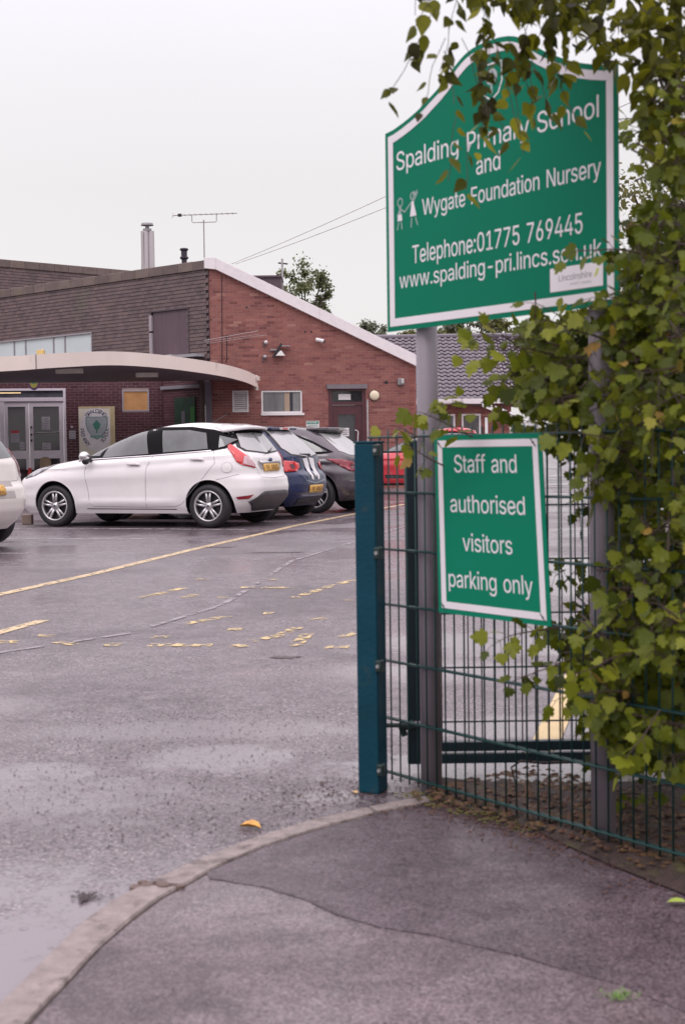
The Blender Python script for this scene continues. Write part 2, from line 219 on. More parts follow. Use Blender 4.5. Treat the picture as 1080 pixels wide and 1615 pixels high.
# ------------------------------------------------------------------ ground, markings, puddles
def asphalt(name, dark, light, wet0, wet1, scale=220, big=.55, bumps=.6, seed=0., spk=(.3, .28, .27), pools=()):
    m = bpy.data.materials.new(name); m.use_nodes = True; t = m.node_tree; L = t.links; b = t.nodes['Principled BSDF']
    def N(ty, **k):
        n = t.nodes.new(ty)
        for a, v in k.items(): n.inputs[a].default_value = v
        return n
    co = N('ShaderNodeTexCoord').outputs['Object']
    mp = N('ShaderNodeMapping'); mp.inputs['Location'].default_value = (seed, seed * .7, 0); L.new(co, mp.inputs[0]); co = mp.outputs[0]
    vo = N('ShaderNodeTexVoronoi', Scale=scale); L.new(co, vo.inputs['Vector'])
    n1 = N('ShaderNodeTexNoise', Scale=scale * .5, Detail=5.0, Roughness=.7); L.new(co, n1.inputs['Vector'])
    n2 = N('ShaderNodeTexNoise', Scale=big, Detail=5.0, Roughness=.6, Distortion=.4); L.new(co, n2.inputs['Vector'])
    n3 = N('ShaderNodeTexNoise', Scale=26.0, Detail=5.0, Roughness=.75); L.new(co, n3.inputs['Vector'])
    n4 = N('ShaderNodeTexNoise', Scale=7.0, Detail=6.0, Roughness=.7); L.new(co, n4.inputs['Vector'])
    m1 = N('ShaderNodeMix'); m1.data_type = 'RGBA'; m1.inputs[6].default_value = (*dark, 1); m1.inputs[7].default_value = (*light, 1)
    mm = N('ShaderNodeMapRange', **{'From Min': .40, 'From Max': .62}); L.new(n1.outputs[0], mm.inputs[0]); L.new(mm.outputs[0], m1.inputs[0])
    # pale chippings
    sp = N('ShaderNodeSeparateColor'); L.new(vo.outputs['Color'], sp.inputs[0])
    st = N('ShaderNodeMapRange', **{'From Min': .90, 'From Max': .97}); L.new(sp.outputs[0], st.inputs[0])
    m2 = N('ShaderNodeMix'); m2.data_type = 'RGBA'; L.new(st.outputs[0], m2.inputs[0]); L.new(m1.outputs[2], m2.inputs[6]); m2.inputs[7].default_value = (*spk, 1)
    # blotches
    m3 = N('ShaderNodeMix'); m3.data_type = 'RGBA'; m3.blend_type = 'MULTIPLY'; m3.inputs[0].default_value = 1
    r4 = N('ShaderNodeMapRange', **{'From Min': .3, 'From Max': .7, 'To Min': .68, 'To Max': 1.3}); L.new(n4.outputs[0], r4.inputs[0])
    r5 = N('ShaderNodeMapRange', **{'From Min': .35, 'From Max': .65, 'To Min': .78, 'To Max': 1.25}); L.new(n2.outputs[0], r5.inputs[0])
    mu = N('ShaderNodeMath'); mu.operation = 'MULTIPLY'; L.new(r4.outputs[0], mu.inputs[0]); L.new(r5.outputs[0], mu.inputs[1])
    L.new(m2.outputs[2], m3.inputs[6]); L.new(mu.outputs[0], m3.inputs[7]); L.new(m3.outputs[2], b.inputs['Base Color'])
    # wet film
    wm = N('ShaderNodeMath'); wm.operation = 'MULTIPLY_ADD'; L.new(n3.outputs[0], wm.inputs[0]); wm.inputs[1].default_value = .35; L.new(n2.outputs[0], wm.inputs[2])
    wr = N('ShaderNodeMapRange', **{'From Min': .58, 'From Max': .76, 'To Min': wet0, 'To Max': wet1}); L.new(wm.outputs[0], wr.inputs[0])
    L.new(wr.outputs[0], b.inputs['Roughness'])
    bs = N('ShaderNodeMapRange', **{'From Min': .58, 'From Max': .78, 'To Min': bumps, 'To Max': bumps * .18}); L.new(wm.outputs[0], bs.inputs[0])
    hv = N('ShaderNodeMath'); hv.operation = 'MULTIPLY_ADD'; L.new(vo.outputs['Distance'], hv.inputs[0]); hv.inputs[1].default_value = -.6; L.new(n1.outputs[0], hv.inputs[2])
    bp = N('ShaderNodeBump', Distance=.006); L.new(hv.outputs[0], bp.inputs['Height']); L.new(bs.outputs[0], bp.inputs['Strength']); L.new(bp.outputs[0], b.inputs['Normal'])
    b.inputs['IOR'].default_value = 1.5
    # hollows where rain stands: smooth film, silt and sky reflection painted pale
    acc = None; oc = t.nodes['Texture Coordinate'].outputs['Object'] if 'Texture Coordinate' in t.nodes else co
    for (px, py, rx, ry, *wt) in pools:
        mp2 = N('ShaderNodeVectorMath'); mp2.operation = 'SUBTRACT'; mp2.inputs[1].default_value = (px, py, 0); L.new(oc, mp2.inputs[0])
        dv = N('ShaderNodeVectorMath'); dv.operation = 'MULTIPLY'; dv.inputs[1].default_value = (1 / rx, 1 / ry, 0); L.new(mp2.outputs[0], dv.inputs[0])
        ln = N('ShaderNodeVectorMath'); ln.operation = 'LENGTH'; L.new(dv.outputs[0], ln.inputs[0])
        ad_ = N('ShaderNodeMath'); ad_.operation = 'MULTIPLY_ADD'; ad_.inputs[1].default_value = 2.3; L.new(n4.outputs[0], ad_.inputs[0]); L.new(ln.outputs['Value'], ad_.inputs[2])
        r_ = N('ShaderNodeMapRange', **{'From Min': 2.4, 'From Max': 1.75, 'To Min': 0., 'To Max': wt[0] if wt else .78}); r_.interpolation_type = 'SMOOTHSTEP'; L.new(ad_.outputs[0], r_.inputs[0])
        if acc is None: acc = r_.outputs[0]
        else:
            mxx = N('ShaderNodeMath'); mxx.operation = 'MAXIMUM'; L.new(acc, mxx.inputs[0]); L.new(r_.outputs[0], mxx.inputs[1]); acc = mxx.outputs[0]
    if acc is not None:
        # stones still poke through the film
        pk = N('ShaderNodeMapRange', **{'From Min': .34, 'From Max': .46}); L.new(n1.outputs[0], pk.inputs[0])
        dp = N('ShaderNodeMapRange', **{'From Min': .8, 'From Max': 1.}); L.new(acc, dp.inputs[0]); mxp = N('ShaderNodeMath'); mxp.operation = 'MAXIMUM'; L.new(dp.outputs[0], mxp.inputs[0]); L.new(pk.outputs[0], mxp.inputs[1])
        a2 = N('ShaderNodeMath'); a2.operation = 'MULTIPLY'; L.new(acc, a2.inputs[0]); L.new(mxp.outputs[0], a2.inputs[1])
        def blend(sock, val, fac):
            src = sock.links[0].from_socket; q = N('ShaderNodeMix'); L.new(fac, q.inputs[0])
            if isinstance(val, tuple): q.data_type = 'RGBA'; L.new(src, q.inputs[6]); q.inputs[7].default_value = (*val, 1); L.new(q.outputs[2], sock)
            else: L.new(src, q.inputs[2]); q.inputs[3].default_value = val; L.new(q.outputs[0], sock)
        blend(b.inputs['Base Color'], (.24, .205, .225), a2.outputs[0]); blend(b.inputs['Roughness'], .07, a2.outputs[0]); blend(bp.inputs['Strength'], .02, acc)
    return m
POOLS = [(-1.45, 3.25, 1.45, .92, 1.), (-.50, 5.60, .34, .26, .9), (-.55, 6.15, .8, .20, .65), (-1.6, 5.0, 1.0, .5, .7), (.95, 8.6, 1.0, .55, .9), (.7, 5.42, .9, .22, .9), (-.07, 4.98, .10, .11), (-1.2, 5.4, .34, .16), (-1.0, 4.9, .26, .13), (.75, 6.15, .7, .24), (.9, 5.42, .75, .30), (.45, 7.6, .6, .4), (.15, 5.35, .12, .22), (-1.9, 6.8, .5, .25), (-2.8, 14.5, .8, .5), (2.4, 9, 1.6, 1.2), (2, 13, 1.5, 1.5)]
M_yard = asphalt('wet_asphalt', (.060, .046, .055), (.225, .180, .203), .44, .16, 130, .5, .7, pools=POOLS)
M_path = asphalt('footway_tarmac', (.038, .026, .031), (.142, .103, .122), .60, .36, 230, .8, .55, 3., spk=(.19, .155, .165))
M_path2 = asphalt('older_footway_tarmac', (.070, .051, .058), (.215, .165, .180), .48, .26, 230, .9, .45, 9., spk=(.27, .22, .235))

def sheet(name, poly, lift, m, step=None):
    """flat patch of ground following the fall of the yard, cut where the fall changes"""
    bm = bmesh.new(); vs = [bm.verts.new((x, y, 0)) for x, y in poly]; f = bm.faces.new(vs)
    bmesh.ops.triangulate(bm, faces=[f])
    for yc in (5, 20):
        bmesh.ops.bisect_plane(bm, geom=bm.verts[:] + bm.edges[:] + bm.faces[:], plane_co=(0, yc, 0), plane_no=(0, 1, 0))
    for v in bm.verts: v.co.z = gz(v.co.y) + lift
    bmesh.ops.recalc_face_normals(bm, faces=bm.faces)
    for fc in bm.faces:
        if fc.normal.z < 0: fc.normal_flip()
    me = bpy.data.meshes.new(name); bm.to_mesh(me); bm.free(); me.materials.append(m)
    o = bpy.data.objects.new(name, me); COL.objects.link(o); return o
tag(sheet('ground', [(-400, -60), (400, -60), (400, 700), (-400, 700)], 0, M_yard), kind='structure')

K_out = [(-.80, 1.5), (-.80, 2.4), (-.795, 3.001), (-.777, 3.117), (-.758, 3.242), (-.734, 3.401), (-.7, 3.63), (-.638, 3.83), (-.573, 3.958), (-.446, 4.185), (-.313, 4.387), (-.131, 4.608), (.08, 4.78), (.266, 4.906)]
K_in = [(-.685, 1.5), (-.685, 2.4), (-.675, 2.960), (-.660, 3.08), (-.636, 3.226), (-.603, 3.445), (-.558, 3.63), (-.505, 3.808), (-.452, 3.92), (-.366, 4.115), (-.250, 4.305), (-.085, 4.503), (.108, 4.69), (.300, 4.825)]
# footway
path_poly = K_in + [(.36, 4.90), (.60, 4.60), (.80, 4.30), (1.0, 4.02), (1.6, 3.25), (3, 1.5)]
tag(sheet('footway', path_poly, .010, M_path2), kind='structure')
seam = [(-.366, 4.115), (-.403, 4.043), (-.392, 3.99), (-.338, 3.965), (-.24, 3.91), (-.117, 3.792), (-.03, 3.66), (.082, 3.556), (.2, 3.50), (.325, 3.40), (.42, 3.33), (.513, 3.236), (.62, 3.14), (.721, 2.99), (1.3, 2.4)]
wob = []
for i in range(len(seam) - 1):
    (xa, ya), (xb, yb) = seam[i], seam[i + 1]
    for k in range(5):
        q = k / 5; wob.append((xa + (xb - xa) * q + random.uniform(-.0025, .0025), ya + (yb - ya) * q + random.uniform(-.0025, .0025)))
new_poly = wob + [(1.9, 2.8), (1.6, 3.25), (1.0, 4.02), (.80, 4.30), (.60, 4.60), (.36, 4.90), (.300, 4.825), (.108, 4.69), (-.085, 4.503), (-.250, 4.305)]
tag(sheet('footway_patch', new_poly, .0118, M_path), kind='structure')
# open joint along the patch
sm = MB()
for i in range(10, len(wob) - 38):
    (xa, ya), (xb, yb) = wob[i], wob[i + 1]
    w = random.uniform(.0003, .0015)
    n_ = Vector((yb - ya, xa - xb)).normalized() * w
    z = -.12 + .0155
    sm.add([(xa - n_.x, ya - n_.y, z), (xa + n_.x, ya + n_.y, z), (xb + n_.x, yb + n_.y, z), (xb - n_.x, yb - n_.y, z)], [(0, 1, 2, 3)])
tag(sm.build('tarmac_joint', mat('joint_dirt', (.045, .036, .040), .7)), kind='structure')

# kerb edging stones, nearly flush
M_kerb = mat('kerb_concrete', (.30, .245, .235), .55, bump=.6, bscale=110, var=.3, scale=20, dirt=((.11, .08, .078), .54, 11))
kerb = tag(empty('kerb', (0, 0, 0)), kind='structure')
cuts = [(0, 2), (2, 7.82), (8.02, 11.93), (11.98, 13)]
def kp(L, t):
    i = min(int(t), len(L) - 2); q = t - i; return (L[i][0] + (L[i + 1][0] - L[i][0]) * q, L[i][1] + (L[i + 1][1] - L[i][1]) * q)
for (a, b) in cuts:
    n = 14; mb = MB(); vs = []; zt = .016 + random.uniform(-.001, .002)
    for k in range(n + 1):
        t = a + (b - a) * k / n; o = Vector(kp(K_out, t)); i_ = Vector(kp(K_in, t)); o, i_ = o.lerp(i_, .09), i_.lerp(o, .08); d = (i_ - o)
        j = random.uniform(-.003, .003)
        o2 = o + d * (.05 + j); i2 = i_ - d * (.04 - j)
        vs += [(o.x + j, o.y, -.16), (o.x + j, o.y, -.12 + zt - .012), (o2.x, o2.y, -.12 + zt), (i2.x, i2.y, -.12 + zt), (i_.x + j, i_.y + j, -.12 + zt - .006), (i_.x, i_.y, -.16)]
    fs = [(k * 6 + j, k * 6 + j + 1, k * 6 + 7 + j, k * 6 + 6 + j) for k in range(n) for j in range(5)]
    fs += [(0, 1, 2, 3, 4, 5), tuple(n * 6 + j for j in (5, 4, 3, 2, 1, 0))]
    mb.add(vs, fs); mb.build('kerb_stone', M_kerb, kerb)
# broken lump of concrete in the joint
mb = MB(); o = Vector(kp(K_out, 7.92)); i_ = Vector(kp(K_in, 7.95))
for k in range(9):
    c = o.lerp(i_, (k + .3) / 9) + Vector((random.uniform(-.020, .020), random.uniform(-.025, .015)))
    r = random.uniform(.010, .024)
    pts = [(c.x + r * math.cos(a) * random.uniform(.7, 1.2), c.y + r * math.sin(a) * random.uniform(.7, 1.2)) for a in [x * math.pi / 3 for x in range(6)]]
    mb.prism(pts, lambda x, y, z: (x, y, z), -.125, -.12 + random.uniform(.008, .021))
mb.build('broken_edge', mat('broken_concrete', (.15, .10, .085), .6, bump=.5, bscale=120), kerb)

# puddle at the kerb and shallow standing water in the yard
M_water = mat('puddle_water', (.27, .235, .26), .03, spec=.5, var=.05, scale=2, ior=1.33)
def blob(cx, cy, rx, ry, n=40, j=.22, ph=0):
    return [(cx + rx * math.cos(a) * (1 + j * math.sin(3 * a + ph) * .6 + j * math.sin(7 * a + ph * 2) * .4), cy + ry * math.sin(a) * (1 + j * math.sin(4 * a + ph) * .5 + j * .3 * math.sin(9 * a))) for a in [2 * math.pi * k / n for k in range(n)]]
pud = [(-1.9, 4.10), (-1.5, 4.22), (-1.25, 4.16), (-1.003, 4.09), (-.93, 4.06), (-.86, 4.03), (-.79, 4.045), (-.72, 4.04), (-.655, 4.085), (-.62, 4.05), (-.575, 4.0), (-.585, 3.955), (-.638, 3.828), (-.70, 3.63), (-.734, 3.401), (-.758, 3.242), (-.777, 3.117), (-.795, 3.0), (-.80, 2.2), (-1.6, 2.2), (-2.1, 3.1)]
# painted markings (worn)
def worn(name, col, cut, scale=30):
    m = bpy.data.materials.new(name); m.use_nodes = True; t = m.node_tree; L = t.links; b = t.nodes['Principled BSDF']
    co = t.nodes.new('ShaderNodeTexCoord'); n = t.nodes.new('ShaderNodeTexNoise'); n.inputs['Scale'].default_value = scale; n.inputs['Detail'].default_value = 6; n.inputs['Roughness'].default_value = .7
    L.new(co.outputs['Object'], n.inputs['Vector']); r = t.nodes.new('ShaderNodeMapRange'); r.inputs[1].default_value = cut; r.inputs[2].default_value = cut + .07
    L.new(n.outputs[0], r.inputs[0]); L.new(r.outputs[0], b.inputs['Alpha'])
    n2 = t.nodes.new('ShaderNodeTexNoise'); n2.inputs['Scale'].default_value = 11; L.new(co.outputs['Object'], n2.inputs['Vector'])
    mx = t.nodes.new('ShaderNodeMix'); mx.data_type = 'RGBA'; L.new(n2.outputs[0], mx.inputs[0])
    mx.inputs[6].default_value = (*[c * .72 for c in col], 1); mx.inputs[7].default_value = (*col, 1); L.new(mx.outputs[2], b.inputs['Base Color'])
    b.inputs['Roughness'].default_value = .42
    return m
M_yel = worn('yellow_road_paint', (.72, .55, .32), .40, 18); M_yel2 = worn('worn_yellow_road_paint', (.80, .60, .28), .485, 15); M_wht = worn('white_road_paint', (.60, .56, .58), .44, 14)
def strip(name, pts, w, m, lift=.004):
    pts = [Vector(p) for p in pts]; L_, R_ = [], []
    for i, p in enumerate(pts):
        d = (pts[min(i + 1, len(pts) - 1)] - pts[max(0, i - 1)]).normalized(); n = Vector((-d.y, d.x)) * w / 2
        L_.append(tuple(p + n)); R_.append(tuple(p - n))
    return tag(sheet(name, L_ + R_[::-1], lift, m), kind='structure')
strip('yellow_line', [(-4.6, 5.4), (-3.6, 8.9), (-2.825, 11.658), (-2.335, 13.351), (-1.718, 15.967), (-1.14, 18.168), (.083, 23.1), (1.2, 27.5)], .11, M_yel)
for pts in ([(-4.6, 18.25), (-4.057, 18.152), (-2.477, 17.86)], [(-5.2, 16.1), (-3.837, 15.882), (-3.506, 15.829)], [(-5.6, 20.55), (-4.274, 20.25), (-1.30, 19.35)], [(-2.5, 23.3), (-.35, 22.5)], [(-1.4, 26.6), (.6, 25.8)]):
    strip('white_bay_line', pts, .09, M_wht)
strip('yellow_line', [(-2.9, 7.2), (-2.273, 9.355), (-2.105, 9.96)], .10, M_yel)
Y = [[(-2.3, 8.93), (-2.167, 8.914), (-2.045, 8.903)], [(-1.984, 9.179), (-1.879, 9.169)], [(-1.801, 8.88), (-1.634, 8.731)], [(-1.48, 8.743), (-1.38, 8.734)], [(-1.6, 11.286), (-1.345, 11.956)], [(-1.267, 11.247), (-1.188, 11.461)], [(-1.313, 12.687), (-1.198, 12.672)], [(-.991, 11.258), (-.915, 11.249)], [(-.863, 11.945), (-.407, 11.888)], [(-.653, 12.545), (-.602, 12.649)], [(-.383, 11.143), (-.115, 11.95)], [(-.115, 11.95), (.103, 12.445)], [(-.03, 10.97), (.079, 10.96)], [(-1.09, 9.644), (-.82, 10.055)], [(-1.199, 8.691), (-.806, 8.655)], [(-1.227, 9.05), (-1.124, 9.04)], [(-.704, 8.594), (-.591, 8.636)], [(-.582, 8.794), (-.415, 9.029)], [(-.415, 9.029), (-.305, 9.406)], [(-.229, 9.787), (-.098, 9.875)], [(-.299, 8.557), (-.235, 9.099)], [(-.12, 8.512), (.03, 8.504)], [(-.03, 8.9), (.085, 9.1)], [(-.579, 10.173), (-.51, 10.165)], [(-.765, 9.359), (-.672, 9.35)]]
for pts in Y:
    strip('worn_yellow_mark', pts, .12 if abs(pts[0][1] - pts[-1][1]) < .08 else .085, M_yel2)
strip('worn_yellow_mark', [(.775, 5.66), (.812, 5.761), (1.287, 7.72)], .115, worn('bold_yellow_paint', (.80, .60, .30), .33, 14))
strip('yard_seam', [(-3.2, 6.9), (-2.059, 8.462), (-1.413, 9.212), (-.92, 10.704), (-.70, 12.7), (-.52, 14.43), (.146, 16.862), (1.2, 21)], .05, worn('seam_sealant', (.34, .30, .32), .45, 8))
M_iron = worn('dark_stain', (.085, .055, .055), .40, 26)
for (x, y, a, b_) in [(-.72, 15.5, .28, .07), (-1.42, 16.35, .2, .06), (-.34, 8.14, .08, .05)]:
    tag(sheet('yard_stain', blob(x, y, a, b_, 36, .5, x), .004, M_iron), kind='structure')

# soil and litter verge behind and along the mesh fence
M_soil = mat('mossy_soil', (.045, .026, .022), .7, bump=1., bscale=70, var=.45, scale=22, dirt=((.075, .07, .018), .54, 7))
vp = [(.24, 5.10), (.30, 5.02), (.36, 4.93), (.45, 4.74), (.56, 4.50), (.66, 4.27), (.77, 4.03), (.90, 3.78), (1.2, 3.3), (3.2, 3.4), (3.6, 5.2), (1.3, 5.12), (.75, 5.02), (.5, 5.1), (.36, 5.16)]
bm = bmesh.new(); f = bm.faces.new([bm.verts.new((x, y, 0)) for x, y in vp]); bmesh.ops.triangulate(bm, faces=[f])
for it in range(5): bmesh.ops.subdivide_edges(bm, edges=[e for e in bm.edges if e.calc_length() > .09], cuts=1); bmesh.ops.triangulate(bm, faces=bm.faces)
bnd = {v for e in bm.edges if len(e.link_faces) == 1 for v in e.verts}
for v in bm.verts: v.co.z = -.12 + (.018 if v in bnd else .022 + random.uniform(0, .022))
for fc in bm.faces:
    if fc.normal.z < 0: fc.normal_flip()
me = bpy.data.meshes.new('verge'); bm.to_mesh(me); bm.free(); me.materials.append(M_soil)
tag(bpy.data.objects.new('verge', me), kind='structure'); COL.objects.link(bpy.data.objects['verge'])

def debris(name, n, region, sz_, m, seed, lift=.012, kind='stuff'):
    rnd = random.Random(seed); mb = MB()
    for i in range(n):
        x, y = region(rnd); s = rnd.uniform(*sz_); a = rnd.uniform(0, 6.28); z = gz(y) + lift
        k = rnd.randint(4, 6); pts = [(x + s * math.cos(a + q * 6.28 / k) * rnd.uniform(.5, 1), y + s * math.sin(a + q * 6.28 / k) * rnd.uniform(.4, 1)) for q in range(k)]
        h = s * rnd.uniform(.15, .5)
        mb.add([(px, py, z) for px, py in pts] + [(x, y, z + h)], [(q, (q + 1) % k, k) for q in range(k)], rnd.random())
    return tag(mb.build(name, m), kind=kind)
def along(rnd, off0, off1, s0=-.35, s1=1.1):
    s = rnd.uniform(s0, s1); o = rnd.uniform(off0, off1)
    return (.475 + .58985 * s + .8075 * o, 4.65 - .8075 * s + .58985 * o)
M_lit = mat('dead_leaf_litter', (.10, .055, .038), .6, var=.3, tint=[(.5, .35, .3), (1, .8, .55), (1, 1.0, .45), (.6, .3, .25)])
debris('leaf_litter', 1500, lambda r: along(r, -.02 - abs(r.gauss(0, .05)), .55), (.008, .022), M_lit, 3, .036)
debris('leaf_crumbs', 2600, lambda r: along(r, -abs(r.gauss(0, .13)) - .02, 0, -.3, 1.2), (.002, .009), mat('reddish_crumbs', (.10, .045, .04), .6, var=.3, tint=[(.4, .3, .3), (1, .8, .7), (1.2, 1.3, .8)]), 4, .0155)
M_grit = mat('grit', (.06, .05, .055), .5, var=.3, tint=[(.25, .2, .22), (.4, .35, .38), (1., .9, .85)])
def nearyard(r):
    while True:
        x = r.uniform(-1.3, .35); y = r.uniform(4.1, 6.6)
        if x < -.45 and y < 4.35 + .1 * math.sin(9 * x): continue
        if x < lerp(y, [4.1, 4.185, 4.387, 4.608, 4.78, 4.906], [-.5, -.46, -.33, -.15, .06, .24]) - .03: return x, y
debris('yard_grit', 1300, nearyard, (.002, .0075), M_grit, 5, .003)
debris('yard_grit_by_post', 420, lambda r: (r.gauss(.02, .16), r.gauss(5.0, .12)), (.002, .009), mat('brown_grit', (.09, .055, .045), .6, var=.3, tint=[(.4, .3, .3), (1, .9, .8)]), 15, .003)
def nearpath(r):
    while True:
        x = r.uniform(-.6, 1.1); y = r.uniform(2.9, 4.7)
        if x > lerp(y, [2.9, 3.2, 3.6, 3.9, 4.1, 4.3, 4.5, 4.7], [-.66, -.62, -.54, -.43, -.34, -.22, -.06, .14]): return x, y
debris('footway_grit', 170, nearpath, (.002, .006), M_grit, 6, .016)
debris('silt_clump', 60, lambda r: (r.gauss(-.71, .022), r.gauss(3.86, .018)), (.004, .012), mat('silt', (.05, .035, .035), .6), 18, .007)
debris('silt_clump', 30, lambda r: (r.gauss(-.93, .03), r.gauss(3.42, .01)), (.002, .007), mat('silt', (.05, .035, .035), .6), 19, .007)
# moss flecks beside the joint
debris('moss_tufts', 260, lambda r: along(r, -.10, .04, -.4, .25), (.004, .014), mat('moss', (.10, .09, .02), .8, var=.3), 8, .02)

def single_leaf(name, loc, size, m, label, rz=0, curl=.25, maple=False):
    pts = [(0, -.5), (.25, -.3), (.36, 0), (.25, .3), (0, .55), (-.25, .3), (-.36, 0), (-.25, -.3)]
    vs = [(x * size, y * size, abs(x) * size * curl + .012 * size) for x, y in pts] + [(0, -.2 * size, .002), (0, .2 * size, .002)]
    fs = [(0, 1, 8), (1, 2, 8), (2, 9, 8), (2, 3, 9), (3, 4, 9), (4, 5, 9), (5, 6, 9), (6, 8, 9), (6, 7, 8), (7, 0, 8)]
    mb = MB(); mb.add(vs, fs); o = mb.build(name, m); o.location = (loc[0], loc[1], gz(loc[1]) + loc[2]); o.rotation_euler.z = rz
    return tag(o, label, 'leaf')
single_leaf('fallen_leaf', (-.312, 4.563, .004), .075, mat('orange_leaf', (.80, .36, .08), .45, var=.3, scale=40), 'curled orange fallen leaf lying on the wet yard just outside the kerb', 1.3, .7)
single_leaf('fallen_leaf', (.866, 3.692, .022), .05, mat('lime_leaf', (.35, .45, .08), .45), 'small lime green fallen leaf on the dark footway at the right edge', 1.5, .4)
single_leaf('fallen_leaf', (.03, 5.02, .004), .03, mat('yellow_leaf', (.7, .42, .15), .5), 'tiny yellow fallen leaf beside the foot of the teal steel post', .4, .4)
mb = MB(); rnd = random.Random(2)
for k in range(60):
    x = .59 + rnd.gauss(0, .016); y = 3.067 + rnd.gauss(0, .012); a = rnd.uniform(0, 6.28); l = rnd.uniform(.008, .022); w = .0022
    d = Vector((math.cos(a), math.sin(a))); n_ = Vector((-d.y, d.x)) * w; z = -.12 + .017
    mb.add([(x - n_.x, y - n_.y, z), (x + n_.x, y + n_.y, z), (x + d.x * l, y + d.y * l, z + rnd.uniform(.004, .014))], [(0, 1, 2)])
tag(mb.build('weed_tuft', mat('weed_green', (.12, .22, .04), .6)), 'small green weed tuft growing out of the footway at the bottom right', 'weed')
# ------------------------------------------------------------------ building
CB = Vector((-3.539, 38.62, 0))
def frame(o, ang):
    """vertical wall plane: s along it, z up, off outwards (to the viewer's side)"""
    u = Vector((math.cos(ang), math.sin(ang), 0)); n = Vector((u.y, -u.x, 0))
    if n.y > 0: n = -n
    return (lambda s, z, off=0: o + u * s + Vector((0, 0, z)) + n * off), u, n
FG, UG, NG = frame(CB, R(9))
FC, UC, NC = frame(CB, R(138))
EB = Vector((-4.8, 39.848, 0)); FE, UE, NE = frame(EB, R(9))
def wallM(F, u, n, s, z, off):
    p = F(s, z, off); return Matrix(((u.x, n.x, 0, p.x), (u.y, n.y, 0, p.y), (0, 0, 1, p.z), (0, 0, 0, 1)))
def wbox(mb, F, s0, s1, z0, z1, o0, o1, tint=.5):
    P = [F(s, z, o) for o in (o0, o1) for z in (z0, z1) for s in (s0, s1)]
    mb.add(P, [(0, 1, 3, 2), (4, 6, 7, 5), (0, 4, 5, 1), (2, 3, 7, 6), (0, 2, 6, 4), (1, 5, 7, 3)], tint); return mb
school = empty('school_building', (-3.5, 38.6, 0), label='long brick school block with dark tile-hung upper wall and sloping white roof edge', cat='building')
INV = Matrix.Translation((3.5, -38.6, 0))
def sub(o, parent):  # keep world placement under the building's empty
    o.parent = parent
    if parent is school: o.matrix_parent_inverse = INV
    return o
RED = [(.60, .46, .50), (.86, .76, .78), (1, 1, 1), (1.10, 1.14, 1.06), (1.35, 1.8, 1.7)]
M_brick = mat('red_brick', (.290, .103, .088), .62, bump=.4, bscale=40, var=.2, scale=2.2, tint=RED)
M_mortar = mat('mortar', (.36, .26, .25), .8, var=.1)
M_brickd = mat('shaded_porch_brick', (.105, .035, .05), .6, bump=.4, bscale=40, var=.2, scale=2, tint=RED)  # same brick darkened: the canopy's shade is put into this colour
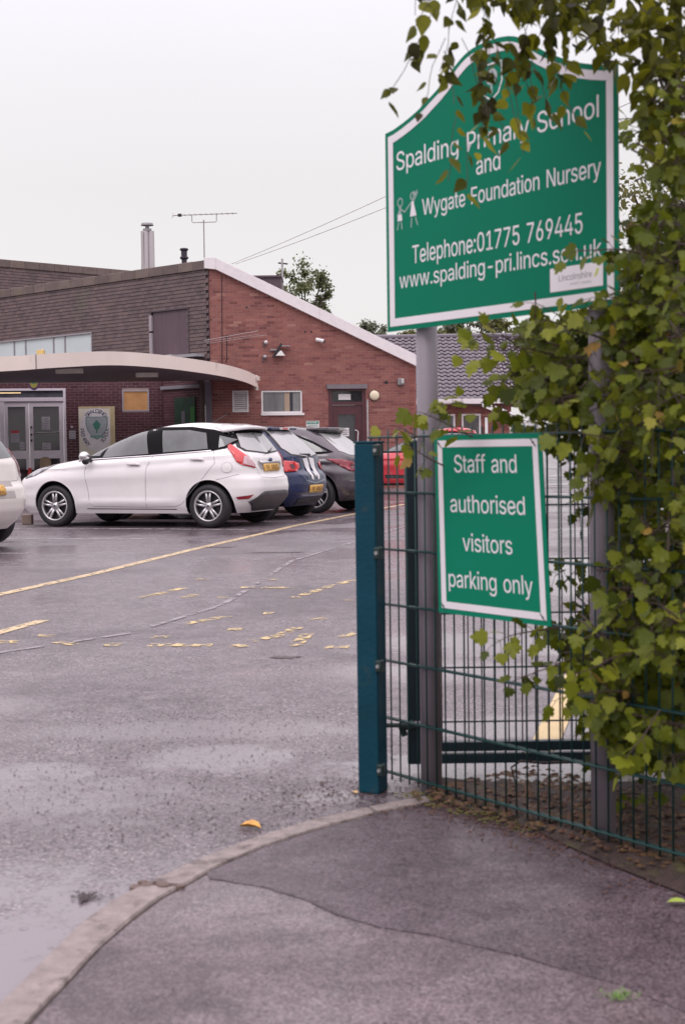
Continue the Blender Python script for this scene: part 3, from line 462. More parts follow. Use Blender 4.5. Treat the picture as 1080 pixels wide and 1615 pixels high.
def brick_wall(name, F, u, n, s0, s1, zt, holes, m, single, z0=0., z1=9., parent=None, seed=1):
    """zt(s): underside of the roof line. Bricks stand 6 mm proud of the mortar."""
    rnd = random.Random(seed); parent = parent or school
    poly = [(s0, z0)] + [(s1, z0)] + [(s1, zt(s1))] + [(s, zt(s)) for s in (.15,) if s0 < s < s1] + [(s0, zt(s0))]
    wall = MB()
    # mortar backing as strips around the holes
    xs = sorted({s0, s1, *[h[0] for h in holes], *[h[1] for h in holes], *([.15] if s0 < .15 < s1 else [])})
    for a, b in zip(xs, xs[1:]):
        zc = z0; hs = sorted([h for h in holes if h[0] <= a + 1e-6 and h[1] >= b - 1e-6], key=lambda h: h[2])
        for h in hs + [None]:
            top = h[2] if h else None
            if h and h[2] > zc + 1e-6: wbox(wall, F, a, b, zc, h[2], -.22, 0)
            if h is None:
                P = [F(a, zc, -.22), F(b, zc, -.22), F(b, zt(b), -.22), F(a, zt(a), -.22), F(a, zc, 0), F(b, zc, 0), F(b, zt(b), 0), F(a, zt(a), 0)]
                wall.add(P, [(0, 3, 2, 1), (4, 5, 6, 7), (0, 1, 5, 4), (2, 3, 7, 6), (0, 4, 7, 3), (1, 2, 6, 5)])
            zc = h[3] if h else zc
    w = sub(wall.build(name, M_mortar), parent)
    full = []; cut = MB(); row = 0; z = z0 + .005
    while z < z1:
        off = 0 if row % 2 else .1125
        spans = [(s0, s1)]
        for h in holes:
            if h[2] < z + .06 and h[3] > z + .01:
                ns = []
                for a, b in spans:
                    if h[1] <= a or h[0] >= b: ns.append((a, b)); continue
                    if a < h[0]: ns.append((a, h[0]))
                    if b > h[1]: ns.append((h[1], b))
                spans = ns
        for a, b in spans:
            k = math.floor((a - off) / .225)
            while True:
                x0 = off + k * .225; x1 = x0 + .215; k += 1
                if x0 > b: break
                q0, q1 = max(x0, a), min(x1, b)
                if q1 - q0 < .03: continue
                if z > zt((q0 + q1) / 2) - .0: continue
                t = min(1, max(0, rnd.gauss(.48, .2))) if rnd.random() > .05 else rnd.choice([.02, .95])
                if t > .8 and rnd.random() < .5: t = .6
                if q1 - q0 > .213: full.append((x0, z, t))
                else: wbox(cut, F, q0, q1, z, z + .065, -.02, .006 + rnd.uniform(-.0015, .0015), t)
        z += .075; row += 1
    full.sort(key=lambda f: (single and (abs(f[0] - single[0]) ** 2 + abs(f[1] - single[1]) ** 2)) or 0)
    if single:
        vs = []
        for i in range(14):
            b = MB(); b.box((0, -.02, 0), (.215, .006, .065), tint=min(1, max(0, .12 + i * .06))); o = b.build('brick', m)
            vs.append(o.data); bpy.data.objects.remove(o)
        k = 0
        for x, z, t in full[:300]:
            i = min(13, max(0, round((t - .12) / .06)))
            inst('brick', vs[i], w, M=wallM(F, u, n, x, z, rnd.uniform(-.0015, .0015)))
        rest = full[300:]
    else: rest = full
    for x, z, t in rest: wbox(cut, F, x, x + .215, z, z + .065, -.02, .006 + rnd.uniform(-.0015, .0015), t)
    tag(cut.build('brickwork', m, w), kind='stuff')
    return w
groof = lambda s: 6.05 if s < .15 else 6.05 - (s - .15) * (6.05 - 3.40) / (5.69 - .15)
HG = [(1.39, 2.51, 2.15, 2.77), (.60, 1.04, 2.19, 2.77), (3.23, 4.27, 0, 2.86)]
brick_wall('gable_wall', FG, UG, NG, .0, 5.69, groof, HG, M_brick, (4.6, 3.0))
E_door = (-6.2, -2.83, 0, 2.93); E_win = (-1.29, -.55, 2.27, 2.87)
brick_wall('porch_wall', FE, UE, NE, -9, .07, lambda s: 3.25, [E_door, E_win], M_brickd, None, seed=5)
# oblique porch wall from gable corner back to porch wall
FO, UO, NO = frame(CB + Vector((-.30, .02, 0)), R(138))
FO_len = 1.45
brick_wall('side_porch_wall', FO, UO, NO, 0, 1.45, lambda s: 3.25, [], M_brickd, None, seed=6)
# far end wall of the gable, right side return
P = CB + UG * 5.69; mb = MB()
mb.add([P + Vector((0, 0, 0)), P - NG * 9, P - NG * 9 + Vector((0, 0, 3.4)), P + Vector((0, 0, 3.4)), P - UG * .2, P - UG * .2 - NG * 9, P - UG * .2 - NG * 9 + Vector((0, 0, 3.4)), P - UG * .2 + Vector((0, 0, 3.4))], [(0, 1, 2, 3), (4, 7, 6, 5), (0, 3, 7, 4), (3, 2, 6, 7), (1, 5, 6, 2)])
sub(mb.build('return_wall', M_brick), school)
# white bargeboard, two lengths with a flat stub
M_fas = mat('white_fascia', (.84, .78, .80), .42, var=.06, dirt=((.5, .46, .46), .62, 3))
def ft(s): return 6.34 if s < .2 else 6.34 - (s - .2) * (6.34 - 3.68) / (5.75 - .2)
for (a, b) in ((-.10, .20), (.202, 3.0), (3.003, 5.75)):
    mb = MB(); P = []
    for o in (-.03, .14):
        P += [FG(a, (groof(a) if a > .16 else 6.05), o), FG(b, groof(b), o), FG(b, ft(b), o), FG(a, ft(a), o)]
    mb.add(P, [(0, 3, 2, 1), (4, 5, 6, 7), (0, 1, 5, 4), (1, 2, 6, 5), (2, 3, 7, 6), (3, 0, 4, 7)])
    sub(mb.build('bargeboard', M_fas, bevel=.006), school)
# mono-pitch roof deck behind
M_felt = mat('roof_felt', (.055, .045, .05), .7, bump=.4)
mb = MB(); P = []
for o in (-.03, -9.0):
    P += [FG(.02, 6.2, o), FG(5.75, 3.54, o), FG(5.75, 3.66, o), FG(.2, 6.32, o), FG(.02, 6.32, o)]
mb.add(P, [(0, 4, 3, 2, 1), (5, 6, 7, 8, 9), (0, 1, 6, 5), (1, 2, 7, 6), (2, 3, 8, 7), (3, 4, 9, 8), (4, 0, 5, 9)])
sub(mb.build('roof', M_felt), school)
# porch flat roof between porch wall and tile-hung wall
mb = MB(); mb.prism([(-13, 39.0), (-4.8, 39.95), (-3.45, 38.72), (-3.7, 39.3), (-12.5, 47.5)], lambda x, y, z: (x, y, z), 3.24, 3.44)
sub(mb.build('flat_roof', M_felt), school)

# tile-hung upper wall
TT = [(.55, .5, .55), (.85, .8, .85), (1, 1, 1), (1.15, 1.1, 1.1), (1.25, 1.2, 1.05)]
M_tile = mat('plum_clay_tile', (.130, .086, .088), .5, bump=.4, bscale=30, var=.25, scale=1.5, tint=TT, dirt=((.11, .10, .062), .60, 1.1))
M_back = mat('dark_batten', (.03, .022, .028), .8)
wall = MB(); Hc = [(.78, 2.40, 3.3, 5.07), (5.02, 11.2, 4.08, 4.68)]
for a, b, z0, z1 in ((-.02, .78, 3.3, 6.05), (.78, 2.40, 5.07, 6.05), (2.40, 5.02, 3.3, 6.05), (5.02, 11.2, 4.68, 6.05), (5.02, 11.2, 3.3, 4.08), (11.2, 14, 3.3, 6.05)):
    wbox(wall, FC, a, b, z0, z1, -.25, 0)
wall = sub(wall.build('tile_hung_wall', M_back), school)
def tile_mb(w, h, t):
    b = MB(); # bottom edge kicks out over the course below
    b.add([(0, 0, .0), (w, 0, .0), (w, 0, h * 1.25), (0, 0, h * 1.25), (0, .034, .0), (w, .034, .0), (w, .012, h * 1.25), (0, .012, h * 1.25)],
          [(0, 3, 2, 1), (4, 5, 6, 7), (0, 1, 5, 4), (1, 2, 6, 5), (2, 3, 7, 6), (3, 0, 4, 7)], t); return b
tvars = []
for i in range(12):
    o = tile_mb(.172, .102, .15 + i * .065).build('tile', M_tile); tvars.append(o.data); bpy.data.objects.remove(o)
rnd = random.Random(11); tl = []
z = 3.34; row = 0
while z < 6.0:
    s = -.02 + (.0 if row % 2 else .0875)
    while s < 12:
        if not any(h[0] - .10 < s < h[1] - .06 and h[2] - .05 < z < h[3] - .02 for h in Hc): tl.append((s, z, rnd.random()))
        s += .175
    z += .102; row += 1
tl.sort(key=lambda t: t[0] + abs(t[1] - 5) * .3)
for s, z, t in tl[:300]:
    M = wallM(FC, UC, NC, s + rnd.uniform(-.002, .002), z + rnd.uniform(-.003, .003), .001)
    inst('tile', tvars[int(t * 11.9)], wall, M=M)
mb = MB()
for s, z, t in tl[300:]:
    o = len(mb.v); b = tile_mb(.172, .102, .15 + t * .75); M = wallM(FC, UC, NC, s + rnd.uniform(-.002, .002), z + rnd.uniform(-.004, .004), .001)
    mb.add([M @ Vector(v) for v in b.v], b.f, b.t[0])
tag(mb.build('tiling', M_tile, wall), kind='stuff')
# coping along its top
M_cop = mat('lichened_coping', (.17, .125, .115), .6, bump=.4, bscale=30, var=.25, scale=3, tint=[(.85, .82, .85), (1, 1, 1), (1.1, 1.1, 1.05)], dirt=((.16, .125, .085), .58, 1.7))
s = -.05
while s < 13:
    mb = MB(); P = []
    e0 = rnd.uniform(-.006, .008)
    for o, (a, b) in ((-.28, (6.05, 6.30)), (.07, (6.04, 6.29))): P += [FC(s, a, o), FC(s + .592, a, o), FC(s + .592, b + e0, o), FC(s, b + e0, o)]
    mb.add(P, [(0, 3, 2, 1), (4, 5, 6, 7), (0, 1, 5, 4), (1, 2, 6, 5), (2, 3, 7, 6), (3, 0, 4, 7)], rnd.random())
    sub(mb.build('coping', M_cop, bevel=.012), school); s += .6
# boarded opening with a pale reveal strip, then the pale clerestory panels
M_board = mat('plum_board', (.12, .075, .095), .55, var=.15, scale=2, stretch=(3, 3, .5))
for k in range(4):
    sub(wbox(MB(), FC, .80 + k * .375, .80 + k * .375 + .3735, 3.3, 5.06, -.06, -.012 + .002 * (k % 2)).build('board', M_board), school)
mb = MB(); wbox(mb, FC, 2.31, 2.42, 3.3, 4.48, -.02, .045); wbox(mb, FC, 2.31, 2.42, 4.53, 4.97, -.02, .045); sub(mb.build('downpipe_strip', mat('pale_trim', (.38, .33, .36), .5)), school)
mb = MB(); wbox(mb, FC, .76, .80, 3.3, 5.07, -.02, .04); wbox(mb, FC, .76, 2.44, 5.05, 5.085, -.02, .045); sub(mb.build('board_frame', mat('dark_trim', (.07, .05, .06), .5)), school)
M_pale = mat('pale_blue_panel', (.60, .66, .68), .18, spec=.6, var=.08, scale=1.3, coat=.3)
cl = MB(); wbox(cl, FC, 5.0, 11.2, 4.645, 4.69, -.05, .05); wbox(cl, FC, 5.0, 5.04, 4.05, 4.645, -.05, .04); wbox(cl, FC, 5.04, 11.2, 4.04, 4.075, -.05, .05)
for s in (6.33, 6.89, 8.31, 8.91, 10.3): wbox(cl, FC, s - .018, s + .018, 4.075, 4.645, -.05, .02)
cf = sub(cl.build('clerestory_window', mat('window_trim', (.34, .31, .33), .45)), school)
xs = [5.04, 6.31, 6.87, 8.29, 8.89, 10.28, 11.2]
for i, (a, b) in enumerate(zip(xs, xs[1:])): wbox(MB(), FC, a + (.0375 if i else 0), b, 4.075, 4.645, -.04, -.01).build('pane', M_pale, cf)
# dark and white flashings at the canopy junction
for a, b, z_, zz, m, nm in ((.15, 1.05, 3.70, 3.78, 'grey_flash', 'flashing'), (1.15, 1.75, 3.70, 3.80, 'white_flash', 'flashing')):
    sub(wbox(MB(), FC, a, b, z_, zz, .03, .35).build(nm, mat(m, (.62, .6, .62) if m[0] == 'w' else (.35, .33, .36), .4)), school)
# second, farther wing with its own tile-hung wall
FW, UW, NW = frame(Vector((-13.2, 49.54, 0)), R(42))
mb = MB(); wbox(mb, FW, -4, 12, 3, 7.76, -.3, 0); w2 = sub(mb.build('far_tile_hung_wall', M_back), school)
mb = MB(); z = 5.9; row = 0
while z < 7.74:
    s = -2 + (.09 if row % 2 else 0)
    while s < 10:
        o = tile_mb(.172, .102, rnd.uniform(.2, .9)); M = wallM(FW, UW, NW, s, z + rnd.uniform(-.005, .005), .001); mb.add([M @ Vector(v) for v in o.v], o.f, o.t[0]); s += .175
    z += .102; row += 1
tag(mb.build('tiling', M_tile, w2), kind='stuff')
s = -4
while s < 12:
    sub(wbox(MB(), FW, s, s + .592, 7.76, 8.03, -.32, .07, rnd.random()).build('coping', M_cop, bevel=.012), school); s += .6

# canopy: cambered slab sweeping forward
def canopy_edge(t):
    X = [(-12.5, 26.6, 2.35), (-10.4, 27.0, 2.56), (-8.6, 28.0, 2.72), (-6.94, 29.1, 2.812), (-5.93, 29.95, 2.925), (-4.93, 31.11, 3.03), (-3.985, 32.45, 3.025), (-2.985, 34.11, 2.947), (-2.45, 35.7, 2.87), (-2.2, 37.1, 2.794)]
    t *= len(X) - 1; i = min(int(t), len(X) - 2); f = t - i
    p = [Vector(X[max(0, min(len(X) - 1, j))]) for j in (i - 1, i, i + 1, i + 2)]
    return .5 * ((2 * p[1]) + (p[2] - p[0]) * f + (2 * p[0] - 5 * p[1] + 4 * p[2] - p[3]) * f * f + (3 * p[1] - p[0] - 3 * p[2] + p[3]) * f ** 3)
N = 110; vs = []; edge = [canopy_edge(i / N) for i in range(N + 1)]
bk0, bk1 = Vector((-13.5, 38.4, 3.0)), Vector((-2.35, 38.72, 3.0))
M_can = mat('cream_canopy_fascia', (.80, .69, .63), .45, var=.07, scale=1.2, dirt=((.45, .36, .32), .64, 2.2), stretch=(1, 1, .35))
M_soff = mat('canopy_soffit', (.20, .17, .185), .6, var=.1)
can = MB(); sof = MB(); top = MB()
fv = []; 
for i, p in enumerate(edge):
    bk = bk0.lerp(bk1, i / N)
    fv.append((p, p + Vector((0, 0, .30)), bk))
vs = []
for i in range(N):  # fascia band 4 cm thick, split into sheets at two joints
    p, q, bk = fv[i]; p2, q2, bk2 = fv[i + 1]
    d = Vector((bk.x - p.x, bk.y - p.y, 0)).normalized() * .04; d2 = Vector((bk2.x - p2.x, bk2.y - p2.y, 0)).normalized() * .04
    can.add([p, p2, q2, q, p + d, p2 + d2, q2 + d2, q + d], [(0, 1, 2, 3), (5, 4, 7, 6), (0, 4, 5, 1), (3, 2, 6, 7)])
    s_ = Vector((0, 0, .05)); m_ = 8
    for k in range(m_):
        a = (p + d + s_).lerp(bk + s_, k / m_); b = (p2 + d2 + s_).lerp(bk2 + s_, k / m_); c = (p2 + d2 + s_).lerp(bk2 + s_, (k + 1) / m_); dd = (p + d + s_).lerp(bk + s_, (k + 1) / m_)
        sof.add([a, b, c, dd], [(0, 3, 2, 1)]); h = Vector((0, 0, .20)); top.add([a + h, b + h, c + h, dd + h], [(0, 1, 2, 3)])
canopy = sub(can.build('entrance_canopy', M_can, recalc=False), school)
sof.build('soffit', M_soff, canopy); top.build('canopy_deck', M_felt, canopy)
e_ = edge[-1]; mb = MB(); dd = (bk1 - e_); dd.z = 0; L_ = dd.length; dd.normalize()
M_ = Matrix(((dd.x, -dd.y, 0, e_.x), (dd.y, dd.x, 0, e_.y), (0, 0, 1, e_.z), (0, 0, 0, 1)))
mb.box((.04, -.045, 0), (L_, 0, .30), M=M_); mb.build('canopy_end', M_can, canopy)
mb = MB(); mb.box((-.02, -.10, .16), (.07, .0, .27), M=M_); mb.box((-.01, -.06, -.09), (.05, -.0, .02), M=M_); mb.build('rainwater_spout', mat('spout', (.6, .52, .48), .5), canopy)
mb = MB(); 
for i_ in (44,):
    p = edge[i_]; mb.box((p.x - .012, p.y - .012, p.z), (p.x + .012, p.y + .01, p.z + .302))
mb.build('fascia_joint', mat('joint_grey', (.30, .25, .24), .6), canopy)
for x, y, z_, w in ((-6.09, 32.1, 2.95, .30), (-4.62, 34.1, 2.95, .26)):
    o = MB().box((x - w, y - .08, z_ - .03), (x + w, y + .08, z_ + .08)).build('strip_light', mat('light_diffuser', (.75, .7, .62), .4), bevel=.01)
    o.parent = canopy
# canopy post + beam at gable corner
mb = MB(); p = FG(-.13, 0, .10); mb.box((p.x - .0, p.y - .09, 0), (p.x + .17, p.y + .09, 3.0)); sub(mb.build('canopy_column', mat('grey_column', (.17, .15, .185), .5), bevel=.008), school)
mb = MB(); wbox(mb, FO, -.1, 1.5, 2.86, 2.95, .0, .08); sub(mb.build('lintel', mat('lintel_grey', (.26, .24, .27), .5)), school)
# canopy-top yellow lamp
t = MB(); t.box((-6.49, 30.55, 3.16), (-6.335, 30.69, 3.345)); t.tube([(-6.38, 30.62, 3.34), (-6.38, 30.62, 3.38)], .012)
tag(t.build('beacon_lamp', mat('amber_lens', (.85, .58, .22), .3), bevel=.012), 'small amber box lamp standing on top of the cream curved canopy', 'lamp')

# ---- openings in the gable wall
M_upvc = mat('white_upvc', (.86, .82, .83), .35, var=.04)
M_glassd = mat('dim_window_glass', (.13, .125, .135), .05, spec=.8, var=.35, scale=2.5, stretch=(2.5, 2.5, .4))
def window(F, s0, s1, z0, z1, fr, name, gm, frame_m=None, recess=.05, sill=True):
    f = MB(); wbox(f, F, s0, s1, z1 - fr, z1, -recess - .05, -recess + .03); wbox(f, F, s0, s1, z0, z0 + fr, -recess - .05, -recess + .03)
    wbox(f, F, s0, s0 + fr, z0 + fr, z1 - fr, -recess - .05, -recess + .028); wbox(f, F, s1 - fr, s1, z0 + fr, z1 - fr, -recess - .05, -recess + .028)
    fo = sub(f.build(name, frame_m or M_upvc), school)
    wbox(MB(), F, s0 + fr, s1 - fr, z0 + fr, z1 - fr, -recess - .02, -recess - .01).build('pane', gm, fo)
    if sill: wbox(MB(), F, s0 - .02, s1 + .05, z0 - .06, z0 + .0, -recess, .05).build('sill', M_upvc, fo)
    return fo
gwin = window(FG, 1.39, 2.51, 2.15, 2.77, .045, 'window', M_glassd)
# things seen behind the glass: a buff curtain and a white jug, set in front of the pane's dark room
wbox(MB(), FG, 2.03, 2.17, 2.20, 2.72, -.055, -.05).build('curtain', mat('buff_curtain', (.40, .30, .22), .6, stretch=(12, 12, .3)), gwin)
wbox(MB(), FG, 2.18, 2.26, 2.20, 2.72, -.055, -.05).build('curtain_shade', mat('dark_curtain', (.03, .03, .045), .5), gwin)
wbox(MB(), FG, 2.26, 2.45, 2.20, 2.72, -.055, -.051).build('blind', mat('grey_blind', (.22, .22, .22), .4), gwin)
lou = sub(wbox(wbox(wbox(wbox(MB(), FG, .60, 1.04, 2.735, 2.77, -.04, .025), FG, .60, 1.04, 2.19, 2.23, -.04, .025), FG, .60, .64, 2.23, 2.735, -.04, .024), FG, 1.0, 1.04, 2.23, 2.735, -.04, .024).build('louvre_vent', M_upvc), school)
wbox(MB(), FG, .64, 1.0, 2.23, 2.735, -.06, -.05).build('louvre_back', M_back, lou)
for k in range(9):
    z_ = 2.238 + k * .0555; m = MB(); m.add([FG(.64, z_, .018), FG(1.0, z_, .018), FG(1.0, z_ + .04, -.02), FG(.64, z_ + .04, -.02), FG(.64, z_ + .008, .02), FG(1.0, z_ + .008, .02), FG(1.0, z_ + .048, -.018), FG(.64, z_ + .048, -.018)], [(0, 1, 2, 3), (4, 7, 6, 5), (0, 4, 5, 1), (3, 2, 6, 7)])
    m.build('slat', M_upvc, lou)
# maroon door with fanlight
M_mar = mat('maroon_door_paint', (.09, .028, .038), .32, var=.15); M_dgl = mat('dark_door_glass', (.035, .033, .042), .06, spec=.8)
fr = MB(); wbox(fr, FG, 3.23, 3.33, 0, 2.80, -.1, .01); wbox(fr, FG, 4.17, 4.27, 0, 2.80, -.1, .01); wbox(fr, FG, 3.33, 4.17, 2.36, 2.44, -.1, .005); wbox(fr, FG, 3.33, 4.17, 2.74, 2.80, -.1, .005)
door = sub(fr.build('side_door', M_mar), school)
wbox(MB(), FG, 3.33, 4.17, 2.44, 2.74, -.07, -.06).build('fanlight', M_dgl, door)
lf = MB(); wbox(lf, FG, 3.335, 3.50, .05, 2.355, -.08, -.03); wbox(lf, FG, 3.98, 4.165, .05, 2.355, -.08, -.03); wbox(lf, FG, 3.50, 3.98, 2.10, 2.355, -.08, -.03); wbox(lf, FG, 3.50, 3.98, .05, 1.2, -.08, -.03)
lf.build('door_leaf', M_mar, door); wbox(MB(), FG, 3.50, 3.98, 1.2, 2.10, -.06, -.05).build('pane', M_dgl, door)
wbox(MB(), FG, 3.18, 4.30, 2.80, 2.92, .0, .14).build('door_hood', mat('lead_hood', (.20, .17, .19), .45), door)
hb = MB(); hb.tube([FG(4.02, 1.25, -.02), FG(4.02, 1.28, .05), FG(4.04, 1.62, .05), FG(4.0, 1.66, .04), FG(3.95, 1.66, .03)], .016); hb.build('door_handle', mat('white_handle', (.7, .66, .68), .3), door)
wbox(MB(), FG, 4.29, 4.335, 0, 2.50, .0, .05).build('cable_conduit', mat('grey_conduit', (.42, .38, .40), .45), door)
# text frames on walls
def panel(name, F, s0, s1, z0, z1, off, m, label, cat, th=.012, group=None):
    o = wbox(MB(), F, s0, s1, z0, z1, off, off + th).build(name, m); return tag(o, label, cat, group)
M_paper = mat('paper_white', (.78, .75, .75), .6, var=.03); M_ink = mat('dark_print', (.05, .045, .07), .6)
def lines(F, s0, s1, z0, z1, off, par, n, m=None, seed=0):  # unreadable small print, as small as in the picture
    r = random.Random(seed); b = MB(); h = (z1 - z0) / n
    for k in range(n):
        x = s0
        while x < s1 - .01:
            w = r.uniform(.012, .05); wbox(b, F, x, min(s1, x + w), z0 + h * k + h * .25, z0 + h * k + h * .7, off, off + .002); x += w + .012
    return tag(b.build('print', m or M_ink, par), kind='stuff')
o = panel('notice', FG, 3.52, 3.86, 2.50, 2.66, -.055, M_paper, 'blank white card in the fanlight above the maroon side door', 'notice')
o = panel('notice', FG, 3.60, 3.80, 1.50, 1.73, -.045, M_paper, 'small white notice stuck on the glass of the maroon side door', 'notice'); lines(FG, 3.63, 3.77, 1.53, 1.70, -.032, o, 3)
M_sg = mat('sign_green_small', (.03, .26, .19), .4)
o = panel('wall_sign', FG, 2.61, 2.97, 1.74, 1.93, .008, M_paper, 'small green and white sign on the brick just left of the maroon side door', 'sign')
wbox(MB(), FG, 2.63, 2.95, 1.845, 1.915, .021, .023).build('green_band', M_sg, o); lines(FG, 2.65, 2.93, 1.76, 1.83, .021, o, 2, M_sg); lines(FG, 2.66, 2.92, 1.855, 1.905, .0232, o, 1, M_paper, 4)
def disc_lamp():
    t = MB(); c = FG(4.51, 2.61, 0); M = Matrix(((UG.x, NG.x, 0, c.x), (UG.y, NG.y, 0, c.y), (0, 0, 1, c.z), (0, 0, 0, 1)))
    t.lathe([(0, .10), (.06, .098), (.11, .085), (.135, .06), (.142, .02)], M, 28)
    o = t.build('bulkhead_lamp', mat('cream_opal_lens', (.80, .70, .52), .35), smooth='all'); tag(o, 'round cream bulkhead lamp on the brick right of the maroon door', 'lamp')
    b = MB(); b.lathe([(.142, .0), (.15, .005), (.15, .03), (.142, .04)], M, 28); b.build('rim', M_back, o)
disc_lamp()
M_wm = mat('white_metal', (.78, .74, .75), .35); M_bm = mat('black_metal', (.02, .018, .022), .4); M_gm = mat('grey_metal', (.30, .28, .30), .4)
def Mloc(p, u=UG, n=NG): return Matrix(((u.x, n.x, 0, p.x), (u.y, n.y, 0, p.y), (0, 0, 1, p.z), (0, 0, 0, 1)))
cctv = empty('security_camera', FG(3.0, 4.12, 0), label='white bullet security camera on the brick gable', cat='camera'); cctv.matrix_world = Mloc(FG(3.0, 4.12, 0))
t = MB(); t.tube([(-.10, .13, .02), (.10, .20, -.03)], .055, 14); t.build('body', M_wm, cctv, smooth=True)
t = MB(); t.tube([(.10, .20, -.032), (.125, .208, -.038)], [.05, .045], 14); t.build('lens', M_bm, cctv); t = MB(); t.tube([(0, 0, .0), (0, .15, 0)], .022); t.build('bracket', M_gm, cctv)
fl = empty('floodlight', label='black floodlight with bright white reflector on the brick gable', cat='floodlight'); fl.matrix_world = Mloc(FG(1.95, 3.87, 0))
t = MB(); t.prism([(-.26, -.20), (-.20, -.22), (.02, .14), (-.02, .17)], lambda x, z, o: (x, o, z), .06, .24); t.build('housing', M_bm, fl)
t = MB(); t.prism([(-.17, -.17), (.08, -.17), (-.02, -.03), (-.08, -.06)], lambda x, z, o: (x, o, z), .08, .25); t.build('reflector', mat('bright_reflector', (.92, .9, .88), .2), fl)
t = MB(); t.box((-.02, .05, .08), (.23, .24, .105)); t.box((-.30, 0, -.02), (-.05, .06, .02)); t.build('hood', mat('hood_grey', (.35, .32, .33), .4), fl)
for (s, z_, r_, lab) in ((1.53, 4.07, .055, 'upper small white knob sensor left of the floodlight'), (1.50, 3.68, .05, 'lower small grey knob sensor below the floodlight')):
    o = empty('sensor', label=lab, cat='sensor'); o.matrix_world = Mloc(FG(s, z_, 0))
    t = MB(); t.lathe([(0, .16), (r_ * .7, .14), (r_, .10), (r_ * .8, .05), (.02, .0)], Matrix(), 14); t.build('dome', M_wm if 'upper' in lab else mat('grey_dome', (.5, .47, .5), .4), o, smooth='all')
    t = MB(); t.box((-.07, 0, -.12), (-.01, .05, .02)); t.build('back_box', mat('sensor_box', (.12, .08, .09), .5), o)
o = empty('security_sounder', label='small dark and silver box sounder at the right end of the brick gable', cat='alarm'); o.matrix_world = Mloc(FG(5.25, 2.99, 0))
t = MB(); t.box((-.09, 0, -.1), (.09, .10, .09)); t.build('body', mat('sounder_grey', (.25, .24, .25), .4), o, bevel=.02); t = MB(); t.box((0, .10, -.06), (.08, .13, .07)); t.build('cover', mat('sounder_silver', (.5, .49, .48), .35), o, bevel=.01)
for s, z_, lab in ((4.85, 2.97, 'dark round pipe hole in the brick left of the silver sounder'), (2.62, 4.36, 'left one of two dark fixing holes high on the gable'), (2.79, 4.36, 'right one of two dark fixing holes high on the gable'), (1.03, 5.02, 'lone dark fixing hole near the top left of the gable')):
    o = empty('wall_plug', label=lab, cat='wall plug'); o.matrix_world = Mloc(FG(s, z_, 0)); r_ = .05 if s > 4 else .03
    t = MB(); t.lathe([(0, .012), (r_ * .9, .012), (r_, .004), (r_, -.01)], Matrix(), 10); t.build('plug', M_bm, o)
# cable clipped down the gable near the corner
t = MB(); t.tube([FG(.37, 5.9, .015), FG(.36, 5.0, .015), FG(.35, 4.2, .015), FG(.33, 3.3, .015)], .012); sub(t.build('wall_cable', mat('maroon_cable', (.07, .03, .035), .5)), school)
# aerial lying low across the gable
o = empty('wall_aerial', label='thin television aerial fixed low across the brick gable beside the tiled wall', cat='aerial'); o.matrix_world = Mloc(FG(0, 0, 0)); M_al = mat('aerial_aluminium', (.40, .36, .37), .45, metal=.4)
t = MB(); t.tube([(-.15, .35, 4.10), (1.3, .30, 4.36)], .009); t.build('boom', M_al, o)
for a in (0, 1): t = MB(); t.tube([(-.1, .30, 4.02 + a * .05), (1.5 - a * .2, .42, 4.24 + a * .02)], .005); t.build('rod', M_al, o)
t = MB(); t.tube([(.45, .0, 3.55), (.45, .28, 3.6), (.45, .32, 4.25)], .013); t.build('mast', M_bm, o)
# ---- entrance doors in porch wall
M_dfr = mat('door_frame_white', (.78, .70, .78), .4, var=.05)
fr = MB()
wbox(fr, FE, -6.2, -2.83, 2.87, 2.93, -.1, .02); wbox(fr, FE, -2.90, -2.83, 0, 2.87, -.1, .02); wbox(fr, FE, -6.2, -6.12, 0, 2.87, -.1, .02); wbox(fr, FE, -6.12, -2.90, 2.58, 2.68, -.1, .03); wbox(fr, FE, -4.62, -4.50, 0, 2.58, -.1, .02)
ent = sub(fr.build('entrance_doors', M_dfr), school)
M_eg = mat('entrance_glass', (.045, .035, .05), .07, spec=.7, var=.4, scale=1.5)
wbox(MB(), FE, -6.12, -2.90, 2.68, 2.87, -.06, -.05).build('transom_light', mat('transom_glass', (.10, .10, .12), .1, var=.4, scale=3), ent)
for (a, b, st) in ((-4.49, -3.84, .09), (-3.83, -2.91, .11), (-6.1, -4.64, .1)):
    l = MB(); wbox(l, FE, a, a + st, .08, 2.57, -.06, -.01); wbox(l, FE, b - st, b, .08, 2.57, -.06, -.01)
    wbox(l, FE, a + st, b - st, 2.43, 2.57, -.06, -.01); wbox(l, FE, a + st, b - st, 1.00, 1.22, -.06, -.01); wbox(l, FE, a + st, b - st, .08, .3, -.06, -.01)
    lo = l.build('door_leaf', M_dfr, ent); wbox(MB(), FE, a + st, b - st, 1.22, 2.43, -.045, -.035).build('upper_pane', M_eg, lo); wbox(MB(), FE, a + st, b - st, .3, 1.0, -.045, -.035).build('lower_pane', M_eg, lo)
t = MB(); t.tube([FE(-3.70, 1.70, -.005), FE(-3.70, 1.70, .05), FE(-3.02, 1.72, .05), FE(-3.02, 1.72, -.005)], .016); t.build('push_bar', mat('bar_metal', (.4, .38, .4), .3, metal=.5), ent)
t = MB(); 
for z_ in (1.86, 1.66, 1.50): wbox(t, FE, -3.80, -3.755, z_ - .03, z_ + .03, -.01, .03)
t.build('door_latch', M_bm, ent)
sub(wbox(MB(), FE, -6.0, -4.04, 2.80, 2.825, -.045, -.03).build('tube_light', mat('tube_light', (.9, .7, .4), .4, emis=((1, .72, .38), 1.0))), school)
